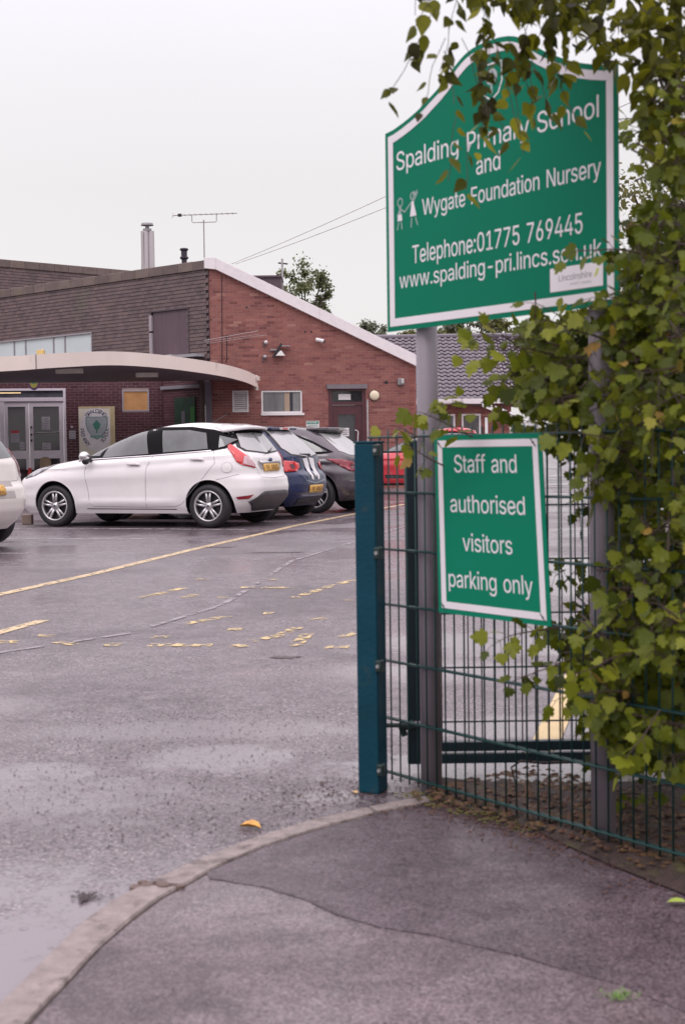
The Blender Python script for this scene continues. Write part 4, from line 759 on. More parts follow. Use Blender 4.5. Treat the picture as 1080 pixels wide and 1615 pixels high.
pl = [(-3.49, -3.27, 1.80, 2.15, 'white notice with grey print on the right-hand entrance door, upper pane', 5), (-3.49, -3.26, 1.25, 1.43, 'small white notice low on the right-hand entrance door pane', 2), (-4.33, -4.11, 1.46, 1.78, 'red headed notice on the left-hand entrance door pane', 4), (-4.10, -3.97, 1.25, 1.46, 'tiny pale notice low on the left-hand entrance door pane', 2), (-2.76, -2.58, 1.53, 1.76, 'white card notice on the dark porch brick between doors and crest board', 3)]
for a, b, z0, z1, lab, n_ in pl:
    o = panel('notice', FE, a, b, z0, z1, -.03 if a < -2.9 else .012, mat('grey_paper', (.50, .47, .52), .6), lab, 'notice', .004)
    lines(FE, a + .02, b - .02, z0 + .02, z1 - .03, (-.03 if a < -2.9 else .012) + .0045, o, n_, mat('soft_print', (.25, .22, .27), .6), n_)
    if 'red' in lab: wbox(MB(), FE, a, b, z1 - .07, z1, -.025, -.023).build('red_heading', mat('red_print', (.5, .05, .08), .5), o)
t = MB(); t.lathe([(0, .05), (.03, .05), (.035, .01)], Mloc(FE(-2.68, 1.86, .0), UE, NE), 10); tag(t.build('door_bell', mat('bell', (.6, .5, .55), .4)), 'tiny round door bell above the card notice on the porch brick', 'bell')
# leaf-shaped coloured plaque over the doors
pq = empty('plaque', label='small oval green and yellow plaque above the entrance doors', cat='plaque'); pq.matrix_world = Mloc(FE(-3.68, 3.08, .01), UE, NE)
def oval(a, b, off, th, nm, m, par, z0=0):
    t = MB(); t.prism([(a * math.cos(q), z0 + b * math.sin(q)) for q in [k * math.pi / 12 for k in range(24)]], lambda x, z, o: (x, o, z), off, off + th); return t.build(nm, m, par)
oval(.15, .20, 0, .012, 'backing', mat('plaque_purple', (.10, .05, .14), .5), pq); oval(.12, .165, .013, .004, 'ring', mat('plaque_red', (.30, .08, .06), .5), pq, .02); oval(.10, .14, .018, .004, 'field', mat('plaque_olive', (.30, .28, .06), .5), pq); oval(.07, .03, .0225, .003, 'bar', mat('plaque_green', (.08, .2, .08), .5), pq)
# amber lit window in the porch wall
window(FE, -1.29, -.55, 2.27, 2.87, .04, 'porch_window', mat('lit_amber_room', (.40, .21, .10), .4, var=.35, scale=3, emis=((1, .46, .16), .13)), mat('porch_frame', (.42, .38, .43), .4), recess=.02, sill=False)
# school crest board
cb = panel('crest_board', FE, -2.49, -1.50, .9, 2.42, .02, mat('crest_board_cream', (.80, .74, .64), .5, var=.05), 'cream board with shield, tree and curved school name lettering on the porch wall', 'sign', .02)
wbox(MB(), FE, -1.63, -1.50, .9, 2.42, .0405, .045).build('cream_edge', mat('crest_edge', (.62, .50, .30), .5), cb); wbox(MB(), FE, -2.49, -1.64, 2.37, 2.42, .0405, .045).build('cream_edge', mat('crest_edge2', (.62, .50, .30), .5), cb)
wh = MB(); wh.prism([(-2.02 + .44 * math.cos(q), 1.80 + .60 * math.sin(q)) for q in [k * math.pi / 24 for k in range(48)]], lambda x, z, o: FE(x, z, o), .0405, .044); wh.build('white_roundel', mat('roundel', (.82, .78, .82), .5), cb)
def shield(c, zc, w, h, o0, nm, m, par, F=None, th=.003):
    F = F or FE; pts = [(-w, h * .55), (w, h * .55), (w, .1 * h), (w * .82, -.25 * h), (w * .5, -.5 * h), (w * .18, -.66 * h), (0, -.72 * h), (-w * .18, -.66 * h), (-w * .5, -.5 * h), (-w * .82, -.25 * h), (-w, .1 * h)]
    t = MB(); t.prism([(c + x, zc + z) for x, z in pts], lambda x, z, o: F(x, z, o), o0, o0 + th); return t.build(nm, m, par)
shield(-2.0, 1.86, .30, .50, .0445, 'shield_border', mat('crest_teal', (.10, .22, .20), .5), cb); shield(-2.0, 1.86, .28, .47, .048, 'shield', mat('crest_grey', (.42, .46, .50), .5), cb)
t = MB(); t.prism([(-2.0 + .10 * math.cos(q) * (1 + .15 * math.sin(5 * q)), 1.90 + .12 * math.sin(q) * (1 + .15 * math.cos(4 * q))) for q in [k * math.pi / 12 for k in range(24)]], lambda x, z, o: FE(x, z, o), .0515, .054); wbox(t, FE, -2.015, -1.985, 1.68, 1.82, .0515, .053); t.build('tree_emblem', mat('crest_tree', (.07, .26, .20), .5), cb)
wbox(MB(), FE, -2.18, -1.82, 1.56, 1.62, .0515, .053).build('emblem_base', mat('crest_pale', (.20, .36, .33), .5), cb)
def arc_text(txt, a0, a1, rx, rz_, cap, sx_, m):
    adv = sum(GL[c][0] if c != ' ' else 140 for c in txt); tot = adv
    def place(x, y, xc, T):
        q = a0 + (a1 - a0) * (xc / T); dx = x - xc
        c = (rx * math.cos(q), rz_ * math.sin(q)); sgn = -1 if a1 < a0 else 1
        tx, tz = (-rx * math.sin(q) * sgn, rz_ * math.cos(q) * sgn); l = math.hypot(tx, tz); tx, tz = tx / l, tz / l
        nx, nz = -tz, tx
        return (-2.02 + c[0] + tx * dx + nx * y, 1.80 + c[1] + tz * dx + nz * y)
    text_mesh(txt, FE, width=sx_, cap=cap, off=.0475, place=place).build('lettering', m, cb)
M_let = mat('crest_lettering', (.04, .035, .09), .5)
arc_text('SPALDING', R(134), R(46), .33, .44, .11, .80, M_let); arc_text('PRIMARY', R(178), R(240), .43, .56, .10, .62, M_let); arc_text('SCHOOL', R(-58), R(2), .34, .46, .10, .55, M_let)
# dark green board with grey sign and light green panel on the oblique porch wall
gp_ = tag(wbox(MB(), FO, .12, .95, 1.2, 2.62, .01, .05).build('green_locker', mat('dark_green_panel', (.025, .07, .045), .5, var=.3)), 'dark green cabinet with lighter green edge against the side porch wall', 'cabinet')
wbox(MB(), FO, .13, .30, 1.2, 2.35, .051, .058).build('green_edge', mat('mid_green', (.05, .22, .05), .5, var=.3), gp_); wbox(MB(), FO, .52, .66, 1.75, 2.25, .051, .06).build('grey_plate', mat('plate_grey', (.20, .19, .22), .5), gp_)

# roof furniture
M_ss = mat('stainless_flue', (.52, .47, .49), .28, metal=.7, var=.12, stretch=(20, 20, .3))
f_ = empty('flue', (-5.64, 42.3, 6.1), label='tall stainless steel twin flue pipe with cowl rising behind the coping', cat='flue')
t = MB(); t.tube([(-.07, 0, 0), (-.07, 0, 1.55)], .125, 20); t.build('pipe', M_ss, f_, smooth=True); t = MB(); t.tube([(.10, .02, 0), (.10, .02, 1.55)], .10, 16); t.build('pipe', M_ss, f_, smooth=True)
t = MB(); t.tube([(-.09, -.11, .3), (-.09, -.125, 1.5)], .012); t.build('pipe_seam', mat('flue_dark', (.2, .14, .16), .4), f_)
t = MB(); t.tube([(0, 0, 1.55), (0, 0, 1.62)], .13, 16); t.build('collar', M_gm, f_); t = MB(); t.tube([(0, 0, 1.62), (0, 0, 1.74)], .06, 12); t.build('neck', M_gm, f_); t = MB(); t.tube([(0, 0, 1.72), (0, 0, 1.78)], [.19, .17], 20); t.build('cowl', M_gm, f_)
f_ = empty('vent_pipe', (-4.34, 40.2, 6.1), label='short black vent pipe with a ribbed cap above the coping', cat='vent pipe')
t = MB(); t.lathe([(.075, 0), (.075, .42), (.12, .45), (.12, .49), (.085, .52), (.085, .66), (.12, .69), (.12, .72), (.09, .74), (.0, .75)], Matrix(((1, 0, 0, 0), (0, 0, 1, 0), (0, 1, 0, 0), (0, 0, 0, 1))), 18); t.build('pipe', mat('black_plastic', (.03, .02, .035), .4), f_, smooth=True)
f_ = empty('television_aerial', (-3.67, 39.08, 6.3), label='television aerial on a thin mast at the roof corner', cat='aerial')
t = MB(); t.tube([(0, 0, 0), (0, 0, 1.14)], .018); t.build('mast', M_al, f_)
t = MB(); t.tube([(-.85, 0, 1.27), (.91, 0, 1.31)], .014); t.build('boom', M_al, f_)
t = MB(); t.tube([(-.32, 0, 1.27), (-.32, 0, 1.10), (-.29, 0, 1.07), (.32, 0, 1.08), (.35, 0, 1.11), (.35, 0, 1.29)], .012); t.build('support_arm', M_al, f_)
for k in range(11): t = MB(); x = -.66 + k * .145; t.tube([(x, -.16, 1.275 + k * .003), (x, .16, 1.275 + k * .003)], .006, 6); t.build('element', M_al, f_)
for a, b in ((.06, .14), (-.06, -.14), (.02, .07), (-.02, -.07)): t = MB(); t.tube([(-.80, 0, 1.27), (-.80 - abs(a), b, 1.27 + a * 1.6)], .007, 6); t.build('reflector_rod', M_al, f_)
t = MB(); t.box((-.70, -.05, 1.24), (-.60, .05, 1.31)); t.build('junction_box', M_bm, f_)
f_ = empty('roof_pole', (-1.838, 46.3, 5), label='thin grey pole with crossbar in front of the tree behind the roof', cat='pole')
t = MB(); t.tube([(0, 0, 0), (0, 0, 2.33)], .035); t.build('pole', mat('pale_pole', (.45, .42, .44), .5), f_); t = MB(); t.tube([(-.13, 0, 2.2), (.18, 0, 2.16)], .025); t.build('crossbar', M_bm, f_)
t = MB(); t.box((-2.95, 44.2, 5), (-1.80, 45.6, 6.48)); t.box((-3.0, 44.15, 6.48), (-1.78, 45.7, 6.54)); sub(t.build('rooftop_plant_room', mat('brown_cladding', (.11, .07, .085), .6)), school)
for k, (z0, z1) in enumerate(((6.25, 6.42), (6.25, 6.31))):
    t = MB(); A = Vector((-2.95 + k * .12, 39.2, z0)); B = Vector((1.35, 29.2, z1 + (.14 if k == 0 else 0))); B2 = A + (B - A) * 1.9
    t.tube([A.lerp(B2, q / 14) - Vector((0, 0, .5 * (q / 14) * (1 - q / 14))) for q in range(15)], .008, 6)
    tag(t.build('telephone_wire', mat('wire_grey', (.62, .57, .58), .5)), ['upper', 'lower'][k] + ' of two thin overhead wires running from the roof towards the green sign', 'wire')

# second building: pantile roof
PB = empty('tiled_building', (2, 46, 0), label='low brick building with grey pantiled roof behind the grey sign pole', cat='building')
def pb(o): o.parent = PB; o.matrix_parent_inverse = Matrix.Translation((-2, -46, 0)); return o
mb = MB(); mb.box((1.0, 44.5, 0), (5.3, 52, 2.50)); w_ = pb(mb.build('wall', M_brick)); 
t = MB(); rr = random.Random(4); row = 0; z = .02
while z < 2.45:
    x = 1.0 + (.1125 if row % 2 else 0)
    while x < 5.1: t.box((x, 44.485, z), (x + .215, 44.52, z + .065), tint=min(1, max(0, rr.gauss(.5, .2)))); x += .225
    z += .075; row += 1
tag(t.build('brickwork', M_brick, w_), kind='stuff')
t = MB(); t.prism([(44.15, 2.62), (48.2, 4.86), (52.2, 2.62)], lambda y, z, x: (x, y, z), 1.0, 6.6); rf = pb(t.build('roof', M_felt))
M_pan = mat('grey_pantile', (.125, .10, .13), .26, spec=.7, bump=.3, bscale=40, var=.2, scale=3, tint=TT, coat=.35)
pn = []
for i in range(6):
    b = MB(); N_ = 6; vs = []
    for (v, lift) in ((0, .05), (.30, .012)):
        for h in (0, -.02):
            for k in range(N_ + 1): q = k / N_; vs.append((q * .21, v, lift + h + .032 * math.sin(q * 2 * math.pi) * (1 if q < .5 else .55)))
    n1 = N_ + 1; fs = [(k, k + 1, k + 1 + 2 * n1, k + 2 * n1) for k in range(N_)] + [(k + n1, k + 3 * n1, k + 1 + 3 * n1, k + 1 + n1) for k in range(N_)] + [(k, k + n1, k + 1 + n1, k + 1) for k in range(N_)]
    b.add(vs, fs, .2 + i * .13); o = b.build('roof_tile', M_pan, smooth='all'); pn.append(o.data); bpy.data.objects.remove(o)
sl_ = Vector((0, 4.05, 2.24)); sL = sl_.length; sl_.normalize(); nn = Vector((0, -sl_.z, sl_.y)); pts = []
for r_ in range(17):
    for c_2 in range(26): pts.append((1.02 + c_2 * .205, r_ * .272, rr.random()))
pts.sort(key=lambda p: abs(p[0] - 3.2))
rest = MB()
for i, (x, d, q) in enumerate(pts):
    p = Vector((x, 44.12, 2.60)) + sl_ * d + nn * .02
    M = Matrix(((1, 0, 0, p.x), (0, sl_.y, nn.y, p.y), (0, sl_.z, nn.z, p.z), (0, 0, 0, 1)))
    if i < 300: o = inst('roof_tile', pn[int(q * 5.99)], rf, M=M)
    else:
        me = pn[int(q * 5.99)]; rest.add([M @ v.co for v in me.vertices], [tuple(f.vertices) for f in me.polygons], q)
tag(rest.build('roof_tiling', M_pan, rf), kind='stuff')
t = MB(); t.tube([(1.0, 48.2, 4.90), (6.6, 48.2, 4.90)], .10, 10); t.build('ridge', M_pan, rf)
t = MB(); t.box((1.0, 44.02, 2.50), (5.3, 44.10, 2.66)); t.box((1.0, 44.10, 2.50), (5.3, 44.5, 2.52)); pb(t.build('eaves_fascia', M_fas))
for (a, b) in ((2.85, 3.55), (3.75, 4.35)):
    t = MB(); t.box((a, 44.47, 1.1), (b, 44.484, 2.2)); f_ = pb(t.build('window', M_upvc)); t = MB(); t.box((a + .06, 44.462, 1.16), (b - .06, 44.469, 2.14)); t.build('pane', M_glassd, f_)
# white slatted lean-to at its right end
lt = empty('lean_to', (5, 41, 0), label='white slatted lean-to roof showing through the leaves right of the pantiles', cat='lean-to')
M_ws = mat('white_slat', (.88, .86, .87), .25, coat=.4)
for k in range(7):
    t = MB(); t.prism([(-1.0 + k * .21, 2.10 + .0), (-1.0 + k * .21 + .13, 2.10), (-1.0 + k * .21 + .13 , 2.16), (-1.0 + k * .21, 2.16)], lambda x, z, y: (x + (-y) * .12, -y, z + .35 * 1 - (x + 1) * .42 + y * -.0), -1.6, .4); t.build('slat', M_ws, lt)
for k in range(3): t = MB(); t.box((-.9 + k * .7, -.3, 0), (-.82 + k * .7, -.22, 2.0)); t.build('post', M_ws, lt)
t = MB(); t.prism([(-1.0, 2.40), (.6, 1.72), (.6, 1.62), (-1.0, 2.30)], lambda x, z, y: (x, y, z), -.5, -.44); t.build('rafter', M_ws, lt)

# bits near the entrance
cn_ = empty('traffic_cone', (-8.1, 37.0, .05), label='small red cone standing by the entrance doors', cat='cone')
t = MB(); t.tube([(0, 0, .03), (0, 0, .72)], [.17, .035], 20); t.build('cone_body', mat('cone_red', (.75, .05, .04), .4), cn_, smooth=True); t = MB(); t.box((-.22, -.22, 0), (.22, .22, .04)); t.build('base', M_bm, cn_)
pt = empty('planter', (-8.45, 37.4, .05), label='dark rounded planter beside the entrance doors', cat='planter')
t = MB(); t.lathe([(0, 0), (.30, 0), (.42, .25), (.45, .55), (.38, .66), (.34, .62), (0, .6)], Matrix(((1, 0, 0, 0), (0, 0, 1, 0), (0, 1, 0, 0), (0, 0, 0, 1))), 20); t.build('pot', mat('dark_pot', (.06, .03, .04), .5), pt, smooth=True)
bo = empty('bollard', (-7.7, 37.03, .05), label='tan wooden bollard with a domed top in front of the entrance doors', cat='bollard')
t = MB(); t.lathe([(.15, 0), (.15, .88), (.12, .96), (.06, .99), (0, 1.0)], Matrix(((1, 0, 0, 0), (0, 0, 1, 0), (0, 1, 0, 0), (0, 0, 0, 1))), 16); t.build('post', mat('tan_wood', (.42, .29, .19), .6, stretch=(8, 8, .6)), bo, smooth=True)
st = tag(MB().box((-4.85, 21.5, .05), (-4.70, 21.65, .20)).build('stub_post', mat('stub_wood', (.25, .18, .15), .6), bevel=.01), 'short brown stub post in front of the white hatchback bumper', 'post')
# ------------------------------------------------------------------ cars (x forward from the rear axle, y to the car's left, z up)
M_black = mat('gloss_black_frame', (.004, .0035, .005), .6, spec=.12); M_tyre = mat('tyre_rubber', (.018, .016, .019), .6, bump=.2, bscale=80); M_rim = mat('alloy_rim', (.55, .53, .55), .25, metal=.75, var=.06); M_rimd = mat('rim_shadow_gap', (.02, .018, .022), .5)
M_trim = mat('black_car_trim', (.014, .012, .016), .38); M_lgrey = mat('grey_bumper_plastic', (.055, .048, .055), .5, bump=.15, bscale=200)
M_cgl = mat('car_glass', (.125, .13, .135), .03, spec=.9, var=.45, scale=2.2); M_rgl = mat('rear_screen_glass', (.40, .395, .40), .05, spec=1., var=.12, scale=2)  # rear screen base is lightened to stand for reflected sky
M_lred = mat('red_lamp_lens', (.62, .015, .02), .12, spec=.8, coat=.6, var=.15, scale=12); M_lclr = mat('clear_lamp_lens', (.58, .36, .40), .12, spec=.9, coat=.5, var=.35, scale=25)
M_refl = mat('dark_red_reflector', (.28, .012, .03), .2, coat=.4); M_chr = mat('chrome', (.7, .68, .7), .12, metal=1, var=.05); M_plate = mat('yellow_plate', (.72, .42, .10), .4, var=.06); M_seam = mat('panel_gap', (.22, .20, .21), .6)
M_hl = mat('headlamp_lens', (.30, .29, .31), .08, spec=1., coat=.6, var=.6, scale=14)
def wheel_proto(rad, wid, rimr, spokes, twin):
    w = empty('wheel'); I = Matrix()
    t = MB(); h = wid / 2
    t.lathe([(rimr, -h + .01), (rimr + .02, -h), (rad - .03, -h + .002), (rad - .008, -h + .022), (rad, -h + .045), (rad, h - .045), (rad - .008, h - .022), (rad - .03, h - .002), (rimr + .02, h), (rimr, h - .012)], I, 44); t.build('tyre', M_tyre, w, smooth='all')
    t = MB(); t.lathe([(rimr, -h + .01), (rimr - .004, .02), (rimr - .004, h - .012), (rimr + .008, h - .004), (rimr - .012, h + .001), (rimr - .022, h - .012), (rimr - .024, h - .05)], I, 44)
    for k in range(spokes):
        a0 = 2 * math.pi * k / spokes + .3
        for da in ((-.5, .5) if twin else (0,)):
            R0, R1 = .05, rimr - .014; w0, w1 = (.016, .013) if twin else (.038, .026)
            ca, sa = math.cos(a0), math.sin(a0)
            def P(r, tt, y): return (r * ca - tt * sa, y, r * sa + tt * ca)
            sp_ = .026 if twin else 0
            c0, c1 = da * sp_ * 1.1, da * sp_ * 2.5
            vs = [P(R0, c0 - w0, h - .012), P(R0, c0 + w0, h - .012), P(R1, c1 + w1, h - .014), P(R1, c1 - w1, h - .014), P(R0, c0 - w0, h - .05), P(R0, c0 + w0, h - .05), P(R1, c1 + w1, h - .05), P(R1, c1 - w1, h - .05)]
            t.add(vs, [(0, 1, 2, 3), (4, 7, 6, 5), (0, 4, 5, 1), (1, 5, 6, 2), (2, 6, 7, 3), (3, 7, 4, 0)])
    t.lathe([(0, h - .006), (.028, h - .006), (.034, h - .014), (.06, h - .016), (.066, h - .03), (.066, h - .06)], I, 24)
    t.build('rim', M_rim, w, smooth='all'); t = MB(); t.lathe([(0, h - .075), (rimr - .002, h - .075)], I, 30); t.lathe([(0, -h + .03), (rimr - .002, -h + .03)], I, 30); t.build('brake_shadow', M_rimd, w)
    t = MB(); t.lathe([(0, h - .004), (.018, h - .004), (.022, h - .008)], I, 16); t.build('hub_cap', mat('hub_dark', (.08, .08, .1), .3), w)
    return w
class Car:
    def __init__(s, name, paint, spec, loc, yaw, label):
        s.sp = spec; s.m = paint
        s.root = empty(name, (loc[0], loc[1], .05), yaw, label, 'car', spec.get('group', 'hatchbacks parked in the school yard'))
        s.body(); s.wheels()
    def prof(s, z):
        sp = s.sp; return lerp(z, *zip(*sp['front'])), lerp(z, *zip(*sp['rear'])), lerp(z, *zip(*sp['width']))
    def body(s):
        sp = s.sp; zt = sp['h']; zs = [sp['sill']]
        z = sp['sill'] + .03
        while z < zt - .09: zs.append(z); z += .028
        zs += [zt - .09 + .09 * (1 - (1 - q) ** 2) for q in (.12, .25, .38, .5, .62, .74, .86, .95)] + [zt]
        n = 128; vs = []; fs = []
        for z in zs:
            xf, xr, w = s.prof(z); c, a = (xf + xr) / 2, (xf - xr) / 2; p = lerp(z, [.3, .9, 1.1, zt], [5.2, 4.6, 4.6, 4.0])
            for k in range(n):
                q = 2 * math.pi * k / n; cc, ss_ = math.cos(q), math.sin(q)
                x = c + a * math.copysign(abs(cc) ** (2 / p), cc); y = w * math.copysign(abs(ss_) ** (2 / p), ss_)
                # shoulder crease rising to the rear and a scoop low on the doors
                if 'crease' in sp and abs(y) > .5:
                    zc = sp['crease'][0] - sp['crease'][1] * x; y += math.copysign(.022 * math.exp(-((z - zc) / .035) ** 2) - .020 * math.exp(-((z - zc + .16) / .10) ** 2), y)
                    if .5 < x < 2.0: y += math.copysign(.024 * math.exp(-((z - .36) / .05) ** 2), y)
                vs.append((x, y, z))
        m = len(zs)
        for i in range(m - 1):
            for k in range(n): fs.append((i * n + k, i * n + (k + 1) % n, (i + 1) * n + (k + 1) % n, (i + 1) * n + k))
        fs.append(tuple(range(n))[::-1]); fs.append(tuple((m - 1) * n + k for k in range(n)))
        b = MB(); b.add(vs, fs); s.bvh = BVHTree.FromPolygons(vs, [f for f in fs])
        o = b.build('body', s.m, s.root); me = o.data; me.materials.append(M_trim)
        cb = MB(); r = sp['arch']
        for ax in (0, sp['wb']):
            for sg in (1, -1):
                t = [(math.cos(k * math.pi / 20) * r + ax, math.sin(k * math.pi / 20) * r + sp['wr'] + .015) for k in range(40)]; nn_ = len(t)
                y0, y1 = sg * (sp['hw'] - .27), sg * (sp['hw'] + .3)
                cb.add([(x, y0, z) for x, z in t] + [(x, y1, z) for x, z in t], [(i, (i + 1) % nn_, (i + 1) % nn_ + nn_, i + nn_) for i in range(nn_)] + [tuple(range(nn_))[::-1], tuple(range(nn_, 2 * nn_))])
        co = cb.build('arch_cutter', M_trim); co.data.materials.clear(); co.data.materials.append(M_trim)
        co.matrix_world = s.root.matrix_basis.copy(); bpy.context.view_layer.update()
        md = o.modifiers.new('arches', 'BOOLEAN'); md.operation = 'DIFFERENCE'; md.object = co; md.solver = 'EXACT'; md.material_mode = 'TRANSFER'
        bpy.context.view_layer.update(); dg = bpy.context.evaluated_depsgraph_get(); nm = bpy.data.meshes.new_from_object(o.evaluated_get(dg))
        o.modifiers.clear(); o.data = nm
        for p in nm.polygons: p.use_smooth = True
        nm.set_sharp_from_angle(angle=R(38)); bpy.data.objects.remove(co); s.o = o
        # arch lips
        for ax in (0, sp['wb']):
            for sg in (1, -1):
                t = MB(); P = []
                for k in range(25):
                    a = math.pi * (k / 24 * 1.12 - .06); x = ax + math.cos(a) * (r + .006); z = sp['wr'] + .015 + math.sin(a) * (r + .006)
                    h = s.bvh.ray_cast(Vector((x, sg * 3, z)), Vector((0, -sg, 0)))[0]; P.append((x, (h.y if h else sg * sp['hw']) - sg * .006, z))
                t.tube(P, .011, 6); t.build('wheel_arch_lip', sp.get('lip', s.m), o, smooth=True)
        # underside pan
        t = MB(); t.box((-.35, -sp['hw'] + .30, .20), (sp['wb'] + .5, sp['hw'] - .30, sp['sill'] + .05)); t.build('underbody', M_trim, s.root)
    def patch(s, name, poly, m, view, off=.004, parent=None, thick=0, mirror=False, step=.07):
        """panel following the bodywork. view: 'L','R' sides (x,z), 'B','F' rear/front (y,z), or angle in degrees (t,z)"""
        if view == 'L': D = Vector((0, -1, 0)); f = lambda a, b: Vector((a, 3, b))
        elif view == 'R': D = Vector((0, 1, 0)); f = lambda a, b: Vector((a, -3, b))
        elif view == 'B': D = Vector((1, 0, 0)); f = lambda a, b: Vector((-3, a, b))
        elif view == 'F': D = Vector((-1, 0, 0)); f = lambda a, b: Vector((7, a, b))
        elif view == 'T': D = Vector((0, 0, -1)); f = lambda a, b: Vector((a, b, 4))
        else:
            an = R(view[1]); D = Vector((math.cos(an), math.sin(an), 0)); T = Vector((-D.y, D.x, 0)); c = Vector(view[2]); f = lambda a, b: c + T * a - D * 4 + Vector((0, 0, b))
        bm = bmesh.new(); fc = bm.faces.new([bm.verts.new((x, y, 0)) for x, y in poly]); bmesh.ops.triangulate(bm, faces=[fc])
        xs = [p[0] for p in poly]; ys = [p[1] for p in poly]
        for ax, lo, hi in ((0, min(xs), max(xs)), (1, min(ys), max(ys))):
            k = lo + step
            while k < hi:
                co = [0, 0, 0]; no = [0, 0, 0]; co[ax] = k; no[ax] = 1
                bmesh.ops.bisect_plane(bm, geom=bm.verts[:] + bm.edges[:] + bm.faces[:], plane_co=co, plane_no=no); k += step
        bad = []
        for v in bm.verts:
            h = s.bvh.ray_cast(f(v.co.x, v.co.y), D)
            if h[0] is None: bad.append(v); continue
            v.co = h[0] + (h[1] if h[1].dot(D) < 0 else -h[1]) * off * .7 - D * off * .3
        if bad: bmesh.ops.delete(bm, geom=bad, context='VERTS')
        bm.normal_update()
        for q in bm.faces:
            if q.normal.dot(D) > 0: q.normal_flip()
            q.smooth = True
        if thick:
            g = bmesh.ops.extrude_face_region(bm, geom=bm.faces[:]); vv = [e for e in g['geom'] if isinstance(e, bmesh.types.BMVert)]
            for v in vv: v.co -= D * thick
            bmesh.ops.recalc_face_normals(bm, faces=bm.faces)
        me = bpy.data.meshes.new(name); bm.to_mesh(me); bm.free(); me.materials.append(m)
        o = bpy.data.objects.new(name, me); COL.objects.link(o); o.parent = parent or s.root
        if mirror and view in ('L', 'R'): s.patch(name, poly, m, 'R' if view == 'L' else 'L', off, parent, thick, False, step)
        return o
    def seam(s, name, pts, view, w=.0055, m=None, off=.002, parent=None, step=.05):
        P = [Vector(p) for p in pts]; A, B = [], []
        for i, p in enumerate(P):
            d = (P[min(i + 1, len(P) - 1)] - P[max(0, i - 1)]).normalized(); n = Vector((-d.y, d.x)) * w / 2; A.append(tuple(p + n)); B.append(tuple(p - n))
        return s.patch(name, A + B[::-1], m or M_seam, view, off, parent, step=step)
    def wheels(s):
        sp = s.sp; w = wheel_proto(sp['wr'], .20, sp['rim'], sp['spokes'], sp['twin']); first = True
        for ax in (0, sp['wb']):
            for sg in (1, -1):
                c = w if first else copy_tree(w); first = False; c.parent = s.root; c.location = (ax, sg * (sp['hw'] - .115), sp['wr']); c.rotation_euler.z = 0 if sg > 0 else math.pi
    def side_glass(s, outline, panes, view='L'):
        h = s.sp['h']
        s.patch('windscreen_surround', [(-.84, .99), (.84, .99), (.70, 1.16), (.60, h - .09), (-.60, h - .09), (-.70, 1.16)], M_black, 'F', .004, step=.04)
        s.patch('windscreen', [(-.74, 1.02), (.74, 1.02), (.62, 1.16), (.53, h - .12), (-.53, h - .12), (-.62, 1.16)], M_cgl, 'F', .010, step=.04)
        for v in ('L', 'R'):
            g = s.patch('window_surround', outline, M_black, v, .006, step=.035)
            for p in panes: s.patch('side_window', p, M_cgl, v, .012, step=.035)
    def rear_plate(s, y, z, w=.26, h=.056, x=None, th=.012):
        p = s.patch('number_plate', [(y - w, z - h), (y + w, z - h), (y + w, z + h), (y - w, z + h)], M_plate, 'B', .006, thick=th)
        r = random.Random(int(z * 1000)); t = -.8  # soft dark strokes, no readable registration
        xs = [y - w + .05 + k * (2 * w - .1) / 7 for k in range(8)]
        for k in range(7):
            if k == 4: continue
            s.patch('plate_mark', [(xs[k], z - .032), (xs[k] + .028, z - .032), (xs[k] + .028 + r.uniform(-.012, .01), z + .032), (xs[k] + r.uniform(0, .012), z + .032)], mat('plate_ink', (.22, .10, .03), .5), 'B', th + .009, parent=p)
        return p
YAW = math.pi - R(21.5)
HATCH = dict(h=1.475, sill=.20, wb=2.489, wr=.305, hw=.86, rim=.215, arch=.352, spokes=5, twin=True, crease=(1.0, .060),
    front=[(.18, 3.16), (.3, 3.27), (.45, 3.33), (.6, 3.31), (.7, 3.24), (.78, 3.12), (.85, 2.96), (.90, 2.74), (.95, 2.44), (.99, 2.16), (1.1, 1.93), (1.2, 1.70), (1.3, 1.44), (1.38, 1.18), (1.425, .96), (1.455, .76), (1.47, .56), (1.475, .42)],
    rear=[(.18, -.40), (.3, -.54), (.42, -.64), (.55, -.67), (.68, -.65), (.74, -.60), (.85, -.585), (.97, -.56), (1.06, -.50), (1.2, -.40), (1.3, -.32), (1.36, -.26), (1.41, -.18), (1.445, -.06), (1.465, .08), (1.475, .20)],
    width=[(.18, .78), (.3, .84), (.45, .862), (.7, .862), (.85, .848), (.95, .825), (1.02, .79), (1.2, .715), (1.32, .655), (1.40, .60), (1.445, .55), (1.47, .49), (1.475, .44)])
M_white = mat('white_car_paint', (.80, .765, .77), .22, spec=.6, coat=.7, var=.03, dirt=((.72, .66, .66), .62, 1.3))
car = Car('parked_hatchback', M_white, HATCH, (-1.56, 20.55), YAW, 'white five-door hatchback, whole side in view, nearest of the row of cars')
